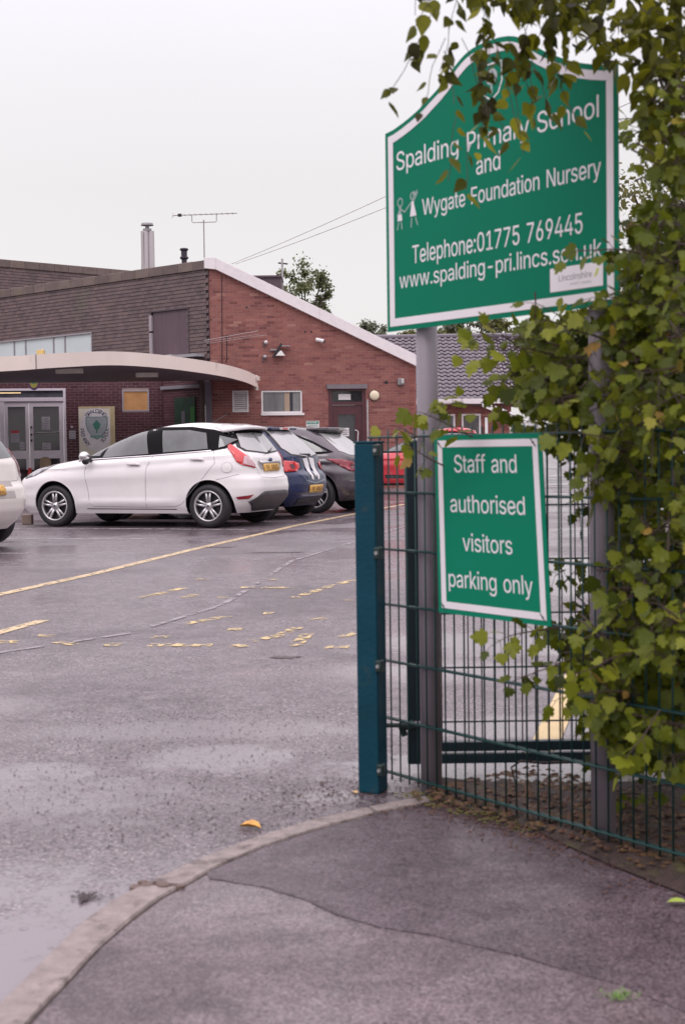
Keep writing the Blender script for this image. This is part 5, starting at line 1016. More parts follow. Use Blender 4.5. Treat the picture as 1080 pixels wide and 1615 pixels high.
# side windows
def fiesta_details(c):
    c.side_glass([(2.12, .945), (2.16, .975), (1.88, 1.13), (1.55, 1.285), (1.22, 1.375), (.85, 1.418), (.35, 1.415), (.0, 1.37), (-.30, 1.285), (-.40, 1.235), (-.22, 1.105), (-.05, 1.075), (.9, 1.01)],
        [[(1.70, .995), (1.66, 1.17), (1.45, 1.272), (1.22, 1.342), (1.06, 1.365), (.95, 1.042)], [(.72, 1.058), (.80, 1.368), (.38, 1.368), (.10, 1.322), (.03, 1.10)], [(-.12, 1.115), (-.10, 1.285), (-.32, 1.225), (-.20, 1.135)]])
    c.seam('window_line', [(1.9, .972), (.9, 1.018), (-.02, 1.078)], 'L', .012, M_chr, .009)
    for v in ('L', 'R'):
        c.seam('door_gap', [(1.92, .95), (1.96, .80), (1.90, .50), (1.88, .34), (1.82, .30), (.96, .29)], v)
        c.seam('door_gap', [(.86, 1.03), (.95, .85), (.97, .55), (.96, .29)], v)
        c.seam('door_gap', [(-.06, 1.08), (-.10, .90), (.05, .72), (.24, .52), (.40, .34), (.50, .30), (.96, .29)], v)
        c.seam('sill_line', [(1.95, .265), (.5, .26)], v, .012, M_lgrey); c.seam('bumper_gap', [(-.08, .66), (-.25, .70), (-.42, .745)], v)
        for x, z in ((1.15, .895), (.16, .955)):
            h = c.patch('door_handle', [(x - .10, z - .014), (x + .10, z - .004), (x + .11, z + .012), (x, z + .024), (-.09 + x, z + .014)], c.m, v, .012, thick=.022)
            c.patch('handle_recess_shade', [(x - .07, z - .03), (x + .07, z - .022), (x + .05, z + .0), (x - .05, z - .0)], mat('handle_shade', (.5, .47, .48), .4), v, .003)  # flat grey patch paints the shade under the handle
        hl = c.patch('headlight', [(3.04, .70), (3.10, .735), (2.92, .80), (2.68, .875), (2.50, .915), (2.62, .845), (2.84, .745)], M_hl, v, .006, thick=.004)
        c.patch('fog_slot', [(3.10, .43), (3.18, .44), (3.18, .57), (3.11, .57)], M_trim, v, .006, step=.02)
        fl_ = c.patch('fuel_flap', [(-.27 + .075 * math.cos(q), .84 + .075 * math.sin(q)) for q in [k * math.pi / 10 for k in range(20)]], mat('flap_gap', (.42, .40, .41), .4), v, .003)
        c.patch('flap_cover', [(-.27 + .069 * math.cos(q), .84 + .069 * math.sin(q)) for q in [k * math.pi / 10 for k in range(20)]], c.m, v, .006)
        sg = 1 if v == 'L' else -1
        # tail lamp: seen from the side and wrapping onto the back
        lp_ = [(-.235, 1.165), (-.28, 1.175), (-.40, 1.10), (-.50, 1.0), (-.565, .875), (-.565, .84), (-.40, .875), (-.33, .91), (-.28, 1.03), (-.245, 1.10)]
        vv = ('a', -50 if v == 'L' else 50, (-.42, .6 * sg, 0))
        def tt(a, b): return (a, b)
        sgn = 1 if v == 'L' else -1
        pl_ = [(.18, 1.15), (.14, 1.165), (.05, 1.09), (-.08, .985), (-.19, .87), (-.185, .825), (.03, .875), (.10, .92), (.15, 1.03), (.19, 1.11)]
        pl_ = [(a * -1 * (-sgn), b) for a, b in pl_]
        L1 = c.patch('tail_light', pl_, M_lred, vv, .010, thick=.006, step=.05)
        cl_ = [(-.02, 1.0), (-.08, .975), (-.175, .865), (-.172, .842), (.01, .888), (.0, .94)]; c.patch('lamp_lens', [(a * sgn, b) for a, b in cl_], M_lclr, vv, .022, parent=L1, step=.05)
        rr_ = [(.12, .43), (-.14, .46), (-.06, .40), (.09, .395)]; c.patch('rear_reflector', [(a * sgn, b) for a, b in rr_], M_refl, vv, .006, step=.05)
    # back
    c.patch('window_surround', [(-.52, 1.345), (-.60, 1.12), (-.55, 1.06), (0, 1.02), (.55, 1.06), (.60, 1.12), (.52, 1.345), (0, 1.36)], M_trim, 'B', .004)
    c.patch('rear_window', [(-.46, 1.31), (-.56, 1.12), (-.50, 1.075), (0, 1.04), (.50, 1.075), (.56, 1.12), (.46, 1.31), (0, 1.325)], M_rgl, 'B', .009)
    sp_ = MB(); P = [(-.60, -.20, 1.335), (-.40, -.37, 1.365), (-.2, -.405, 1.375), (.2, -.405, 1.375), (.40, -.37, 1.365), (.60, -.20, 1.335)]
    top = [(y, x, z + .035) for y, x, z in P]; bt = [(y, x + .02, z) for y, x, z in P]; bk = [(y * .93, x + .28, z + .085) for y, x, z in P]; bl = [(y * .93, x + .22, z - .02) for y, x, z in P]
    vs = [(x, y, z) for y, x, z in top] + [(x, y, z) for y, x, z in bt] + [(x, y, z) for y, x, z in bk] + [(x, y, z) for y, x, z in bl]
    f = []
    for i in range(5): f += [(i, i + 1, i + 7, i + 6), (i, i + 12, i + 13, i + 1), (i + 6, i + 7, i + 19, i + 18), (i + 12, i + 18, i + 19, i + 13)]
    f += [(0, 6, 18, 12), (5, 17, 23, 11)]; sp_.add(vs, f); sp_.build('spoiler', c.m, c.root, smooth='all')
    u_ = MB(); u_.add([(x - .004, y, z - .006) for y, x, z in bt] + [(x + .006, y, z - .006) for y, x, z in bl], [(i, i + 1, i + 7, i + 6) for i in range(5)]); u_.build('spoiler_underside', M_trim, c.root)
    for sg in (1, -1): c.seam('tailgate_gap', [(sg * .56, 1.04), (sg * .50, .90), (sg * .43, .80), (sg * .40, .70), (0, .68)], 'B')
    c.patch('plate_recess_shade', [(-.34, .80), (.34, .80), (.40, .88), (.38, .925), (-.38, .925), (-.40, .88)], mat('recess_shade', (.36, .34, .35), .35), 'B', .003)  # flat patch; the recess's shade is put into its colour
    c.patch('tailgate_bar', [(-.34, .885), (.34, .885), (.34, .925), (-.34, .925)], M_chr, 'B', .012, thick=.008)
    c.rear_plate(0, .835); c.patch('badge', [(.055 * math.cos(q), .938 + .024 * math.sin(q)) for q in [k * math.pi / 10 for k in range(20)]], mat('badge_blue', (.05, .06, .16), .2), 'B', .02, thick=.006)
    c.patch('lower_bumper', [(-.52, .30), (-.38, .225), (.38, .225), (.52, .30), (.62, .36), (.44, .475), (.36, .50), (-.36, .50), (-.44, .475), (-.62, .36)], M_lgrey, 'B', .008, thick=.01)
    w_ = MB(); w_.tube([(-.56, .0, 1.05), (-.56, -.04, 1.06), (-.50, -.24, 1.11)], [.018, .010, .006], 6); w_.build('rear_wiper', M_trim, c.root)
    # mirror
    for sg in (1, -1):
        m_ = MB(); m_.tube([(1.88, sg * .80, .955), (1.90, sg * .90, .99)], .028, 8); m_.build('mirror_stalk', M_trim, c.root)
        m_ = MB(); P = []
        for th in [k * math.pi / 8 for k in range(9)]: P.append((.0 + .095 * math.sin(th), -.075 * math.cos(th)))
        Mx = Matrix(((1, 0, 0, 1.90), (0, 1, 0, sg * .955), (0, 0, 1, 1.02), (0, 0, 0, 1)))
        m_.lathe([(p[0], p[1]) for p in P], Mx @ Matrix.Diagonal((.75, 1.25, .75, 1)), 18); m_.build('mirror', M_chr, c.root, smooth=True)
        m_ = MB(); m_.lathe([(p[0] * .8, p[1] * .7) for p in P], Matrix.Translation((1.885, sg * .945, .955)) @ Matrix.Diagonal((.75, 1.1, .75, 1)), 14); m_.build('mirror_base', M_trim, c.root, smooth=True)
    a_ = MB(); a_.tube([(.35, 0, 1.47), (.10, 0, 1.60)], .004, 5); a_.build('roof_aerial', M_trim, c.root)
fiesta_details(car)

CORSA = dict(HATCH, h=1.465, wr=.30, rim=.20, arch=.345, crease=(.95, .03), spokes=5, twin=False,
    rear=[(.18, -.38), (.3, -.52), (.42, -.60), (.55, -.62), (.68, -.60), (.76, -.52), (.85, -.50), (.97, -.47), (1.06, -.40), (1.2, -.25), (1.3, -.13), (1.36, -.05), (1.41, .03), (1.44, .12), (1.455, .24), (1.465, .36)])
M_blue = mat('navy_car_paint', (.007, .015, .070), .25, spec=.4, coat=.45, var=.1)
c2 = Car('parked_hatchback', M_blue, CORSA, (-.98, 22.6), YAW, 'navy blue hatchback with a white decal on its tailgate, second car of the row')
c2.side_glass([(2.1, .95), (1.85, 1.13), (1.5, 1.28), (1.1, 1.375), (.5, 1.40), (.15, 1.35), (-.1, 1.22), (.0, 1.08), (.9, 1.0)], [[(1.9, 1.0), (1.5, 1.25), (1.05, 1.35), (.8, 1.36), (.75, 1.03)], [(.65, 1.04), (.7, 1.36), (.2, 1.32), (-.02, 1.2), (.04, 1.1)]])
c2.patch('window_surround', [(-.50, 1.40), (-.60, 1.1), (-.52, .99), (0, .94), (.52, .99), (.60, 1.1), (.50, 1.40)], M_trim, 'B', .003); c2.patch('rear_window', [(-.47, 1.38), (-.57, 1.1), (-.50, 1.01), (0, .96), (.50, 1.01), (.57, 1.1), (.47, 1.38)], M_rgl, 'B', .008)
t = MB(); t.prism([(-.50, 0), (.50, 0), (.44, .20), (-.44, .20)], lambda y, x, z: (x - .08, y, z + .0), 1.395, 1.43); t.build('spoiler', M_blue, c2.root, bevel=.01)
t = MB(); t.box((-.10, -.17, 1.398), (-.06, .17, 1.432)); t.build('brake_light_housing', mat('pale_housing', (.7, .66, .68), .3), c2.root); t = MB(); t.box((-.108, -.09, 1.402), (-.10, .09, 1.428)); t.build('brake_light', M_lred, c2.root)
for sg in (1, -1):
    a = ('a', -35 * sg, (-.3, .5 * sg, 0)); L1 = c2.patch('tail_light', [(sg * x, z) for x, z in [(.20, .92), (.21, .80), (.12, .735), (-.10, .745), (-.20, .80), (-.19, .87), (-.06, .90)]], M_lred, a, .008, thick=.008, step=.05)
    c2.patch('lamp_lens', [(sg * x, z) for x, z in [(.02, .85), (-.06, .86), (-.08, .79), (.0, .78)]], mat('dark_lens', (.09, .01, .02), .2, coat=.5), a, .022, parent=L1)
    c2.patch('decal', [(sg * (.0 + x), z) for x, z in [(.03, .955), (.22, .935), (.20, .84), (.16, .62), (.085, .60), (.06, .74), (.03, .86)]], mat('white_decal', (.78, .75, .77), .4), 'B', .006)
c2.seam('tailgate_gap', [(-.52, .95), (-.47, .72), (-.36, .60), (0, .55), (.36, .60), (.47, .72), (.52, .95)], 'B', .014, mat('edge_sheen', (.20, .23, .32), .25, coat=.6)); c2.rear_plate(0, .47, .26, .056); c2.seam('bumper_ridge_sheen', [(-.45, .375), (0, .36), (.45, .375)], 'B', .022, mat('edge_sheen', (.20, .23, .32), .25)); c2.patch('lower_bumper', [(-.45, .22), (.45, .22), (.5, .32), (0, .335), (-.5, .32)], M_trim, 'B', .006)  # tailgate edge and bumper ridge carry a painted sheen as pale strips
w_ = MB(); w_.tube([(-.50, .0, .99), (-.515, .05, 1.0), (-.50, .38, 1.01)], [.03, .018, .007], 6); w_.build('rear_wiper', M_trim, c2.root)
c2.patch('badge', [(.04 * math.cos(q), .69 + .04 * math.sin(q)) for q in [k * math.pi / 8 for k in range(16)]], M_chr, 'B', .012)

ASTRA = dict(HATCH, h=1.48, wb=2.66, wr=.325, rim=.232, arch=.375, hw=.90, spokes=5, twin=True, crease=(.86, .02),
    front=[(a, b + .22) for a, b in HATCH['front']], width=[(a, b + .035) for a, b in HATCH['width']],
    rear=[(.2, -.46), (.3, -.60), (.42, -.68), (.55, -.71), (.68, -.69), (.78, -.60), (.9, -.58), (.97, -.54), (1.06, -.42), (1.2, -.22), (1.3, -.08), (1.36, .02), (1.41, .12), (1.44, .25), (1.46, .4), (1.48, .55)])
ASTRA['front'] = [(a * 1.003, b) for a, b in ASTRA['front']]; ASTRA['width'] = ASTRA['width'][:-1] + [(1.48, .45)]
M_grey = mat('gunmetal_car_paint', (.085, .07, .085), .25, spec=.6, coat=.7, var=.1, metal=.25)
c3 = Car('parked_hatchback', M_grey, ASTRA, (-.14, 24.8), YAW, 'gunmetal grey coupe-like hatchback with roof spoiler, third car of the row')
c3.side_glass([(2.3, .96), (2.0, 1.13), (1.6, 1.29), (1.1, 1.385), (.5, 1.37), (.1, 1.22), (-.28, 1.03), (-.1, 1.0), (1.0, .98)], [[(2.1, 1.0), (1.6, 1.26), (1.1, 1.36), (.9, 1.36), (.85, 1.0)], [(.75, 1.01), (.8, 1.35), (.5, 1.34), (.1, 1.18), (-.18, 1.04)]])
c3.patch('rear_window', [(-.50, 1.36), (-.62, 1.05), (-.50, .98), (0, .95), (.50, .98), (.62, 1.05), (.50, 1.36)], M_rgl, 'B', .006)
t = MB(); t.prism([(-.56, .28), (-.54, .06), (-.40, -.06), (0, -.11), (.40, -.06), (.54, .06), (.56, .28)], lambda y, x, z: (x, y, z + (.0 if x > .2 else .0)), 1.40, 1.455); t.build('spoiler', M_grey, c3.root, bevel=.015)
t = MB(); t.prism([(-.53, .24), (-.50, .07), (-.38, -.03), (0, -.07), (.38, -.03), (.50, .07), (.53, .24)], lambda y, x, z: (x, y, z), 1.37, 1.402); t.build('spoiler_underside', M_trim, c3.root)
for sg in (1, -1):
    a = ('a', -50 * sg, (-.4, .55 * sg, 0)); L1 = c3.patch('tail_light', [(sg * x, z) for x, z in [(.34, .92), (.10, .91), (-.14, .86), (-.22, .76), (-.20, .70), (-.04, .715), (.12, .80)]], mat('smoked_red_lens', (.30, .03, .05), .15, coat=.7, var=.2, scale=9), a, .008, thick=.008, step=.05)
    c3.patch('lamp_lens', [(sg * x, z) for x, z in [(-.08, .84), (-.16, .81), (-.17, .73), (-.06, .74)]], mat('dark_lens', (.09, .01, .02), .2, coat=.5), a, .022, parent=L1)
    c3.seam('bumper_crease', [(.55, .62), (.75, .60)], 'B')
c3.seam('tailgate_gap', [(-.55, .93), (-.50, .75), (-.42, .64), (0, .60), (.42, .64), (.50, .75), (.55, .93)], 'B'); c3.rear_plate(0, .74); c3.patch('lower_bumper', [(-.60, .22), (.60, .22), (.66, .38), (.4, .42), (-.4, .42), (-.66, .38)], M_lgrey, 'B', .006)
c3.seam('bumper_ridge_sheen', [(-.70, .545), (0, .535), (.70, .545)], 'B', .018, mat('edge_sheen_grey', (.25, .22, .26), .25))  # pale strip paints a highlight along the bumper
w_ = MB(); w_.tube([(-.56, .0, .985), (-.58, -.04, .99), (-.54, -.38, 1.02)], [.03, .018, .008], 6); w_.build('rear_wiper', M_trim, c3.root); c3.patch('badge', [(.05 * math.cos(q), .86 + .05 * math.sin(q)) for q in [k * math.pi / 8 for k in range(16)]], M_chr, 'B', .012)

YARIS = dict(HATCH, h=1.50, wr=.30, rim=.20, arch=.34, crease=(.9, .02))
M_cream = mat('cream_white_car_paint', (.78, .73, .69), .25, spec=.6, coat=.6, var=.04)
c4 = Car('parked_hatchback', M_cream, YARIS, (-4.46, 16.25), YAW, 'creamy white small car at the left edge, only its rear corner in view')
c4.patch('rear_window', [(-.52, 1.38), (-.62, 1.1), (-.50, 1.03), (0, 1.0), (.50, 1.03), (.62, 1.1), (.52, 1.38)], M_cgl, 'B', .006)
for sg in (1, -1):
    L1 = c4.patch('tail_light', [(sg * x, z) for x, z in [(.50, 1.12), (.59, 1.13), (.66, 1.0), (.70, .82), (.58, .80), (.53, .93)]], M_lclr, 'B', .008, thick=.008, step=.04); c4.patch('lamp_red', [(sg * x, z) for x, z in [(.51, 1.115), (.585, 1.12), (.63, 1.05), (.52, 1.04)]], M_lred, 'B', .020, parent=L1)
    c4.patch('rear_reflector', [(sg * .70 + .035 * math.cos(q), .52 + .055 * math.sin(q)) for q in [k * math.pi / 8 for k in range(16)]], M_refl, 'B', .006)
c4.seam('tailgate_gap', [(-.58, 1.0), (-.55, .84), (-.46, .76), (0, .74), (.46, .76), (.55, .84), (.58, 1.0)], 'B'); c4.rear_plate(.12, .66, .22); c4.patch('plate_recess_shade', [(-.30, .56), (.42, .56), (.40, .76), (-.28, .76)], mat('recess_shade2', (.42, .38, .37), .4), 'B', .003)  # plate recess is a flat patch with its shade painted in
c4.side_glass([(2.1, .95), (1.85, 1.13), (1.5, 1.28), (1.1, 1.375), (.4, 1.40), (-.1, 1.3), (-.1, 1.08), (.9, 1.0)], [[(1.9, 1.0), (1.5, 1.25), (1.05, 1.35), (.8, 1.36), (.75, 1.03)], [(.65, 1.04), (.7, 1.36), (.1, 1.33), (.0, 1.1)]])

SUV = dict(HATCH, h=1.57, wr=.32, rim=.22, arch=.36, sill=.26, crease=(.85, .0))
SUV['width'] = HATCH['width'][:-2] + [(1.5, .56), (1.57, .46)]; SUV['front'] = HATCH['front'][:-3] + [(1.5, .95), (1.55, .7), (1.57, .5)]; SUV['rear'] = HATCH['rear'][:-3] + [(1.5, -.15), (1.55, .0), (1.57, .15)]
SUV['group'] = None
M_redc = mat('red_car_paint', (.55, .02, .035), .22, spec=.6, coat=.8, var=.06)
c5 = Car('parked_car', M_redc, SUV, (3.1, 34.7), math.pi - R(2), 'bright red car parked side-on beyond the mesh fence by the school wall')
c5.side_glass([(2.2, .98), (1.9, 1.16), (1.5, 1.33), (1.1, 1.45), (.4, 1.48), (-.2, 1.42), (-.4, 1.25), (-.2, 1.06), (.9, 1.0)], [[(2.0, 1.02), (1.5, 1.30), (1.1, 1.42), (.95, 1.43), (.9, 1.03)], [(.80, 1.03), (.85, 1.43), (.3, 1.44), (.0, 1.40), (-.05, 1.08)], [(-.12, 1.1), (-.08, 1.38), (-.3, 1.3), (-.3, 1.15)]])
for v in ('L', 'R'):
    c5.seam('door_gap', [(.88, 1.0), (.96, .7), (.94, .35)], v, .01); c5.seam('sill_trim', [(2.05, .42), (.45, .40)], v, .09, M_trim); c5.seam('door_gap', [(1.95, .98), (1.95, .6), (1.85, .35)], v, .01)
# low brick kerb wall beside the red car
# ------------------------------------------------------------------ mesh fence, posts, signs (all on one line)
FO0 = Vector((.475, 4.650, 0)); UF = Vector((.58985, -.80751, 0)); NF = Vector((-.80751, -.58985, 0))
def FF(s, z, off=0): return FO0 + UF * s + Vector((0, 0, z)) + NF * off
M_green = mat('dark_green_coating', (.006, .042, .040), .38, spec=.4, var=.12, scale=20)
M_teal = mat('teal_post_paint', (.003, .050, .080), .5, spec=.2, var=.22, scale=5, bump=.2, bscale=60, dirt=((.03, .06, .065), .57, 12))
fence = empty('mesh_fence', FF(-.6, -.12), label='dark green welded mesh fence panel running from the teal post into the leaves', cat='fence')
inv = Matrix.Translation(-Vector(fence.location))
def fs(o, p=None): o.parent = p or fence; o.matrix_parent_inverse = inv if (p is None or p is fence) else Matrix(); return o
vw = MB(); vw.tube([(0, 0, -.085), (0, 0, 1.175)], .0031, 6); o = vw.build('wire', M_green, smooth='all'); me_w = o.data; bpy.data.objects.remove(o)
s = -.625
while s < 1.75:
    o = inst('wire', me_w, fence); o.matrix_parent_inverse = inv; o.location = FF(s, 0, 0); s += .05
for z in (-.06, .137, .344, .548, .746, .949, 1.146):
    for off in (-.0062, .0062):
        t = MB(); t.tube([FF(-.635, z, off), FF(1.75, z, off)], .0042, 8); fs(t.build('horizontal_wire', M_green, smooth='all'))
# steel gate post with fixings
gp0 = empty('gate_post', (.0965, 5.048, -.12), -R(26), label='square teal steel gate post at the left end of the mesh fence', cat='post')
t = MB(); t.box((-.0405, -.0405, 0), (.0405, .0405, 1.245)); t.build('post', M_teal, gp0, bevel=.006)
t = MB(); t.box((-.0425, -.0425, 1.245), (.0425, .0425, 1.253)); t.build('cap', M_teal, gp0, bevel=.003)
M_fix = mat('black_clamp', (.012, .03, .03), .35)
for z in (1.22, .86, .46, .09):
    t = MB(); t.box((.036, -.052, z - .022), (.062, -.022, z + .022)); c = t.build('clamp', M_fix, gp0, bevel=.006)
    t = MB(); t.tube([(.049, -.05, z), (.049, -.060, z)], .007, 6); t.build('bolt', mat('zinc_bolt', (.4, .4, .4), .3, metal=.6), c)
# grey sign poles
M_pole = mat('grey_sign_pole', (.27, .235, .27), .42, var=.10, scale=4, bump=.1, bscale=50, dirt=((.13, .11, .13), .62, 7))
SIGN = empty('school_sign', FF(.033, -.12, -.05), label='big green school name board with arched top on two grey poles', cat='sign')
sinv = Matrix.Translation(-Vector(SIGN.location))
def ss(o): o.parent = SIGN; o.matrix_parent_inverse = sinv; return o
for s, z1 in ((-.371, 2.25), (.452, 2.2)):
    t = MB(); p = FF(s, 0, -.056); t.tube([(p.x, p.y, -.14), (p.x, p.y, z1)], .0375, 28); ss(t.build('pole', M_pole, smooth='all'))
prof = [(.548, 2.213), (.50, 2.219), (.453, 2.231), (.41, 2.244), (.373, 2.257), (.34, 2.270), (.31, 2.285), (.27, 2.304), (.24, 2.321), (.215, 2.337), (.19, 2.353), (.165, 2.369), (.14, 2.383), (.115, 2.394), (.085, 2.402), (.05, 2.407), (0, 2.409)]
cx = .033; out = [(cx - .548, 1.518), (cx + .548, 1.518)] + [(cx + a, b) for a, b in prof] + [(cx - a, b) for a, b in prof[-2::-1]]
def inset(poly, d):
    r = []; n = len(poly)
    for i in range(n):
        p0, p, p2 = Vector(poly[i - 1]), Vector(poly[i]), Vector(poly[(i + 1) % n])
        a = (p - p0).normalized(); b = (p2 - p).normalized(); na, nb = Vector((-a.y, a.x)), Vector((-b.y, b.x)); m = (na + nb).normalized(); k = d / max(.35, m.dot(na)); r.append(tuple(p + m * k))
    return r
def ring(A, B, o0, o1, F=FF):
    t = MB(); n = len(A); vs = [F(*p, o0) for p in A] + [F(*p, o0) for p in B] + [F(*p, o1) for p in A] + [F(*p, o1) for p in B]
    f = []
    for i in range(n):
        j = (i + 1) % n; f += [(2 * n + i, 2 * n + j, 3 * n + j, 3 * n + i), (i, i + n, j + n, j), (i, j, j + 2 * n, i + 2 * n), (i + n, i + 3 * n, j + 3 * n, j + n)]
    t.add(vs, f); return t
M_sign = mat('sign_green_vinyl', (.001, .190, .108), .55, spec=.12, var=.05, scale=2, dirt=((.002, .150, .100), .62, 3))
M_sign2 = mat('sign_green_vinyl_small', (.001, .210, .120), .5, spec=.14, var=.05, scale=2)
M_swh = mat('sign_white_vinyl', (.84, .79, .83), .34, var=.04, scale=6)
t = MB(); t.prism(out, FF, 0, .004); ss(t.build('board', M_sign))
ss(ring(inset(out, .017), inset(out, .044), .0042, .0055).build('border', M_swh))
for s0, s1, z in ((-.49, .55, 1.62), (-.49, .55, 2.1)):
    t = MB(); wbox(t, FF, s0, s1, z - .02, z + .02, -.0175, -.0005); ss(t.build('rail', mat('sign_rail', (.3, .3, .32), .4, metal=.5)))
def adv(t): return sum(125 if c == ' ' else GL[c][0] - 7 for c in t)
def line_on(txt, s0, s1, z, cap, off=.0042, mt=None, fn=ss, F=FF):
    """one line of print, each word a piece of vinyl of its own"""
    tot = adv(txt) - 10; k = (s1 - s0) / tot; x = 0
    for w in txt.split(' '):
        q = s0 + x * k; wd = (adv(w) - 10) * k
        o = text_mesh(w, lambda a, b, c, q=q: F(q + a, z + b, c), width=wd, cap=cap, off=off).build('lettering', mt or M_swh); fn(o)
        x += adv(w) + 125
line_on('Spalding Primary School', -.458, .508, 2.074, .063)
line_on('and', -.040, .080, 1.992, .060)
line_on('Wygate Foundation Nursery', -.316, .512, 1.900, .055)
line_on('Telephone:01775 769445', -.374, .440, 1.743, .061)
line_on('www.spalding-pri.lincs.sch.uk', -.446, .512, 1.664, .054)
# two outline children, faint grey-white
M_kid = mat('figure_grey', (.42, .48, .48), .4)
def stroke(t, pts, w, o=.0042):
    for a, b in zip(pts, pts[1:]):
        a, b = Vector(a), Vector(b); d = (b - a).normalized(); n = Vector((-d.y, d.x)) * w / 2
        t.add([FF(*(a + n), o), FF(*(a - n), o), FF(*(b - n), o), FF(*(b + n), o)], [(0, 1, 2, 3)])
def circ(c, r, n=12): return [(c[0] + r * math.cos(k * 2 * math.pi / n), c[1] + r * math.sin(k * 2 * math.pi / n)) for k in range(n + 1)]
t = MB(); stroke(t, circ((-.435, 1.962), .014), .004); t2 = MB(); stroke(t, [(-.435, 1.948), (-.437, 1.92)], .011); stroke(t, [(-.437, 1.94), (-.452, 1.915)], .004); stroke(t, [(-.435, 1.94), (-.41, 1.925), (-.392, 1.94), (-.372, 1.955)], .004)
stroke(t, [(-.444, 1.895), (-.452, 1.868)], .004); stroke(t, [(-.430, 1.895), (-.426, 1.868)], .004); stroke(t2, [(-.364, 1.968), (-.358, 1.99), (-.35, 1.975), (-.342, 1.992)], .004); stroke(t2, circ((-.366, 1.974), .012), .004); stroke(t2, [(-.36, 1.955), (-.338, 1.985)], .003)
stroke(t2, [(-.372, 1.90), (-.376, 1.868)], .004); stroke(t2, [(-.352, 1.90), (-.340, 1.872)], .004); ss(t.build('child_figure', M_kid)); ss(t2.build('child_figure', M_kid))
for pg in ([(-.447, 1.92), (-.427, 1.92), (-.424, 1.898), (-.450, 1.898)], [(-.370, 1.957), (-.362, 1.957), (-.346, 1.905), (-.380, 1.905)]):
    t = MB(); t.prism(pg, FF, .0042, .005); ss(t.build('figure_clothing', M_swh))
# small shield emblem under the arch, mostly hidden by leaves
cr_o = [(-.012, 2.335), (.092, 2.335), (.092, 2.27), (.075, 2.235), (.04, 2.215), (.005, 2.235), (-.012, 2.27)]
ss(ring(cr_o, inset(cr_o, -.005), .0042, .005).build('crest', M_swh)); t = MB(); stroke(t, [(.04, 2.235), (.04, 2.27)], .008); t.prism([(.04 + .028 * math.cos(q), 2.292 + .026 * math.sin(q)) for q in [k * math.pi / 8 for k in range(16)]], FF, .0042, .005); ss(t.build('crest_tree', M_kid))
# county logo plate
lp = ss(wbox(MB(), FF, .300, .520, 1.578, 1.650, .0042, .0052).build('logo_plate', M_swh))
M_lg = mat('logo_grey', (.20, .19, .22), .5); fnl = lambda o: (setattr(o, 'parent', lp), o)[1]
line_on('Lincolnshire', .335, .475, 1.608, .019, .0054, M_lg, fnl); line_on('COUNTY COUNCIL', .385, .475, 1.592, .006, .0054, M_lg, fnl)
t = MB(); t.prism([(.484, 1.606), (.496, 1.612), (.504, 1.628), (.498, 1.634), (.49, 1.618)], FF, .0053, .006); fnl(t.build('logo_flash', mat('logo_lime', (.55, .65, .08), .5)))
# parking sign tied to the fence; the sheet has slipped a little out of square
def FP(s, z, off=0): return FF(s + (1.147 - z) / .6 * (.014 + .024 * (s + .25) / .5), z, off)
sm_o = [(-.252, .545), (.277, .549), (.250, 1.148), (-.247, 1.148)]; sm_o = [(-.247, .546), (.268, .546), (.268, 1.147), (-.247, 1.147)]
t = MB(); t.prism(sm_o, FP, .014, .018); PS = t.build('parking_sign', M_sign2); tag(PS, 'green and white staff and visitors parking sign fixed to the mesh fence', 'sign')
a_ = ring(inset(sm_o, .017), inset(sm_o, .040), .0182, .0192, FP).build('border', M_swh); a_.parent = PS
fp = lambda o: (setattr(o, 'parent', PS), o)[1]
line_on('Staff and', -.152, .153, 1.023, .058, .0182, None, fp, FP); line_on('authorised', -.177, .182, .890, .058, .0182, None, fp, FP); line_on('visitors', -.120, .115, .762, .058, .0182, None, fp, FP); line_on('parking only', -.198, .196, .638, .058, .0182, None, fp, FP)
for s, z in ((-.222, 1.118), (.232, 1.118), (-.222, .570), (.236, .572)):
    t = MB(); t.tube([FP(s, z, .018), FP(s, z, .021)], .004, 8); fp(t.build('fixing', M_fix)); t = MB(); t.tube([FP(s - .01, z + .012, .021), FP(s + .012, z - .012, .0212)], .0016, 5); fp(t.build('cable_tie', M_fix))

# ---- open gate leaf standing in the yard behind the fence
gate = empty('open_gate', (.255, 5.27, -.07), label='open dark mesh gate leaf standing in the yard behind the fence', cat='gate')
M_gate = mat('dark_gate_paint', (.006, .022, .034), .38, var=.15)
def gb(n_, a, b, bev=.003): t = MB(); t.box(a, b); return t.build(n_, M_gate, gate, bevel=bev)
gb('hinge_stile', (-.024, -.022, 0), (.024, .022, 1.205)); gb('closing_stile', (1.95, -.022, 0), (1.998, .022, 1.205)); gb('top_rail', (.3, -.018, 1.17), (1.95, .018, 1.205))
for z in (.0, .045): gb('bottom_rail', (.024, -.018, z), (1.95, .018, z + .036))
t = MB(); t.tube([(0, 0, .06), (0, 0, 1.17)], .0026, 6); o = t.build('bar', M_gate, smooth='all'); mb_ = o.data; bpy.data.objects.remove(o)
for k in range(38): inst('bar', mb_, gate, (.055 + k * .05, 0, 0))
for z in (.155, .358, .56, .76, .96): t = MB(); t.tube([(.024, -.006, z), (1.95, -.006, z)], .0036, 6); t.build('cross_wire', M_gate, gate, smooth='all')
t = MB(); t.tube([(-.115, -.03, .15), (-.05, -.03, .15)], .009, 10); t.tube([(-.05, -.03, .15), (.0, -.03, .15)], .019, 12); t.tube([(-.052, -.03, .155), (-.035, -.03, .11)], .012, 8); t.build('hinge', M_fix, gate)
t = MB(); t.tube([(.0, -.035, .155), (.04, -.035, .155)], .011, 10); t.build('hinge_barrel', mat('worn_steel', (.25, .2, .25), .35, metal=.5), gate)
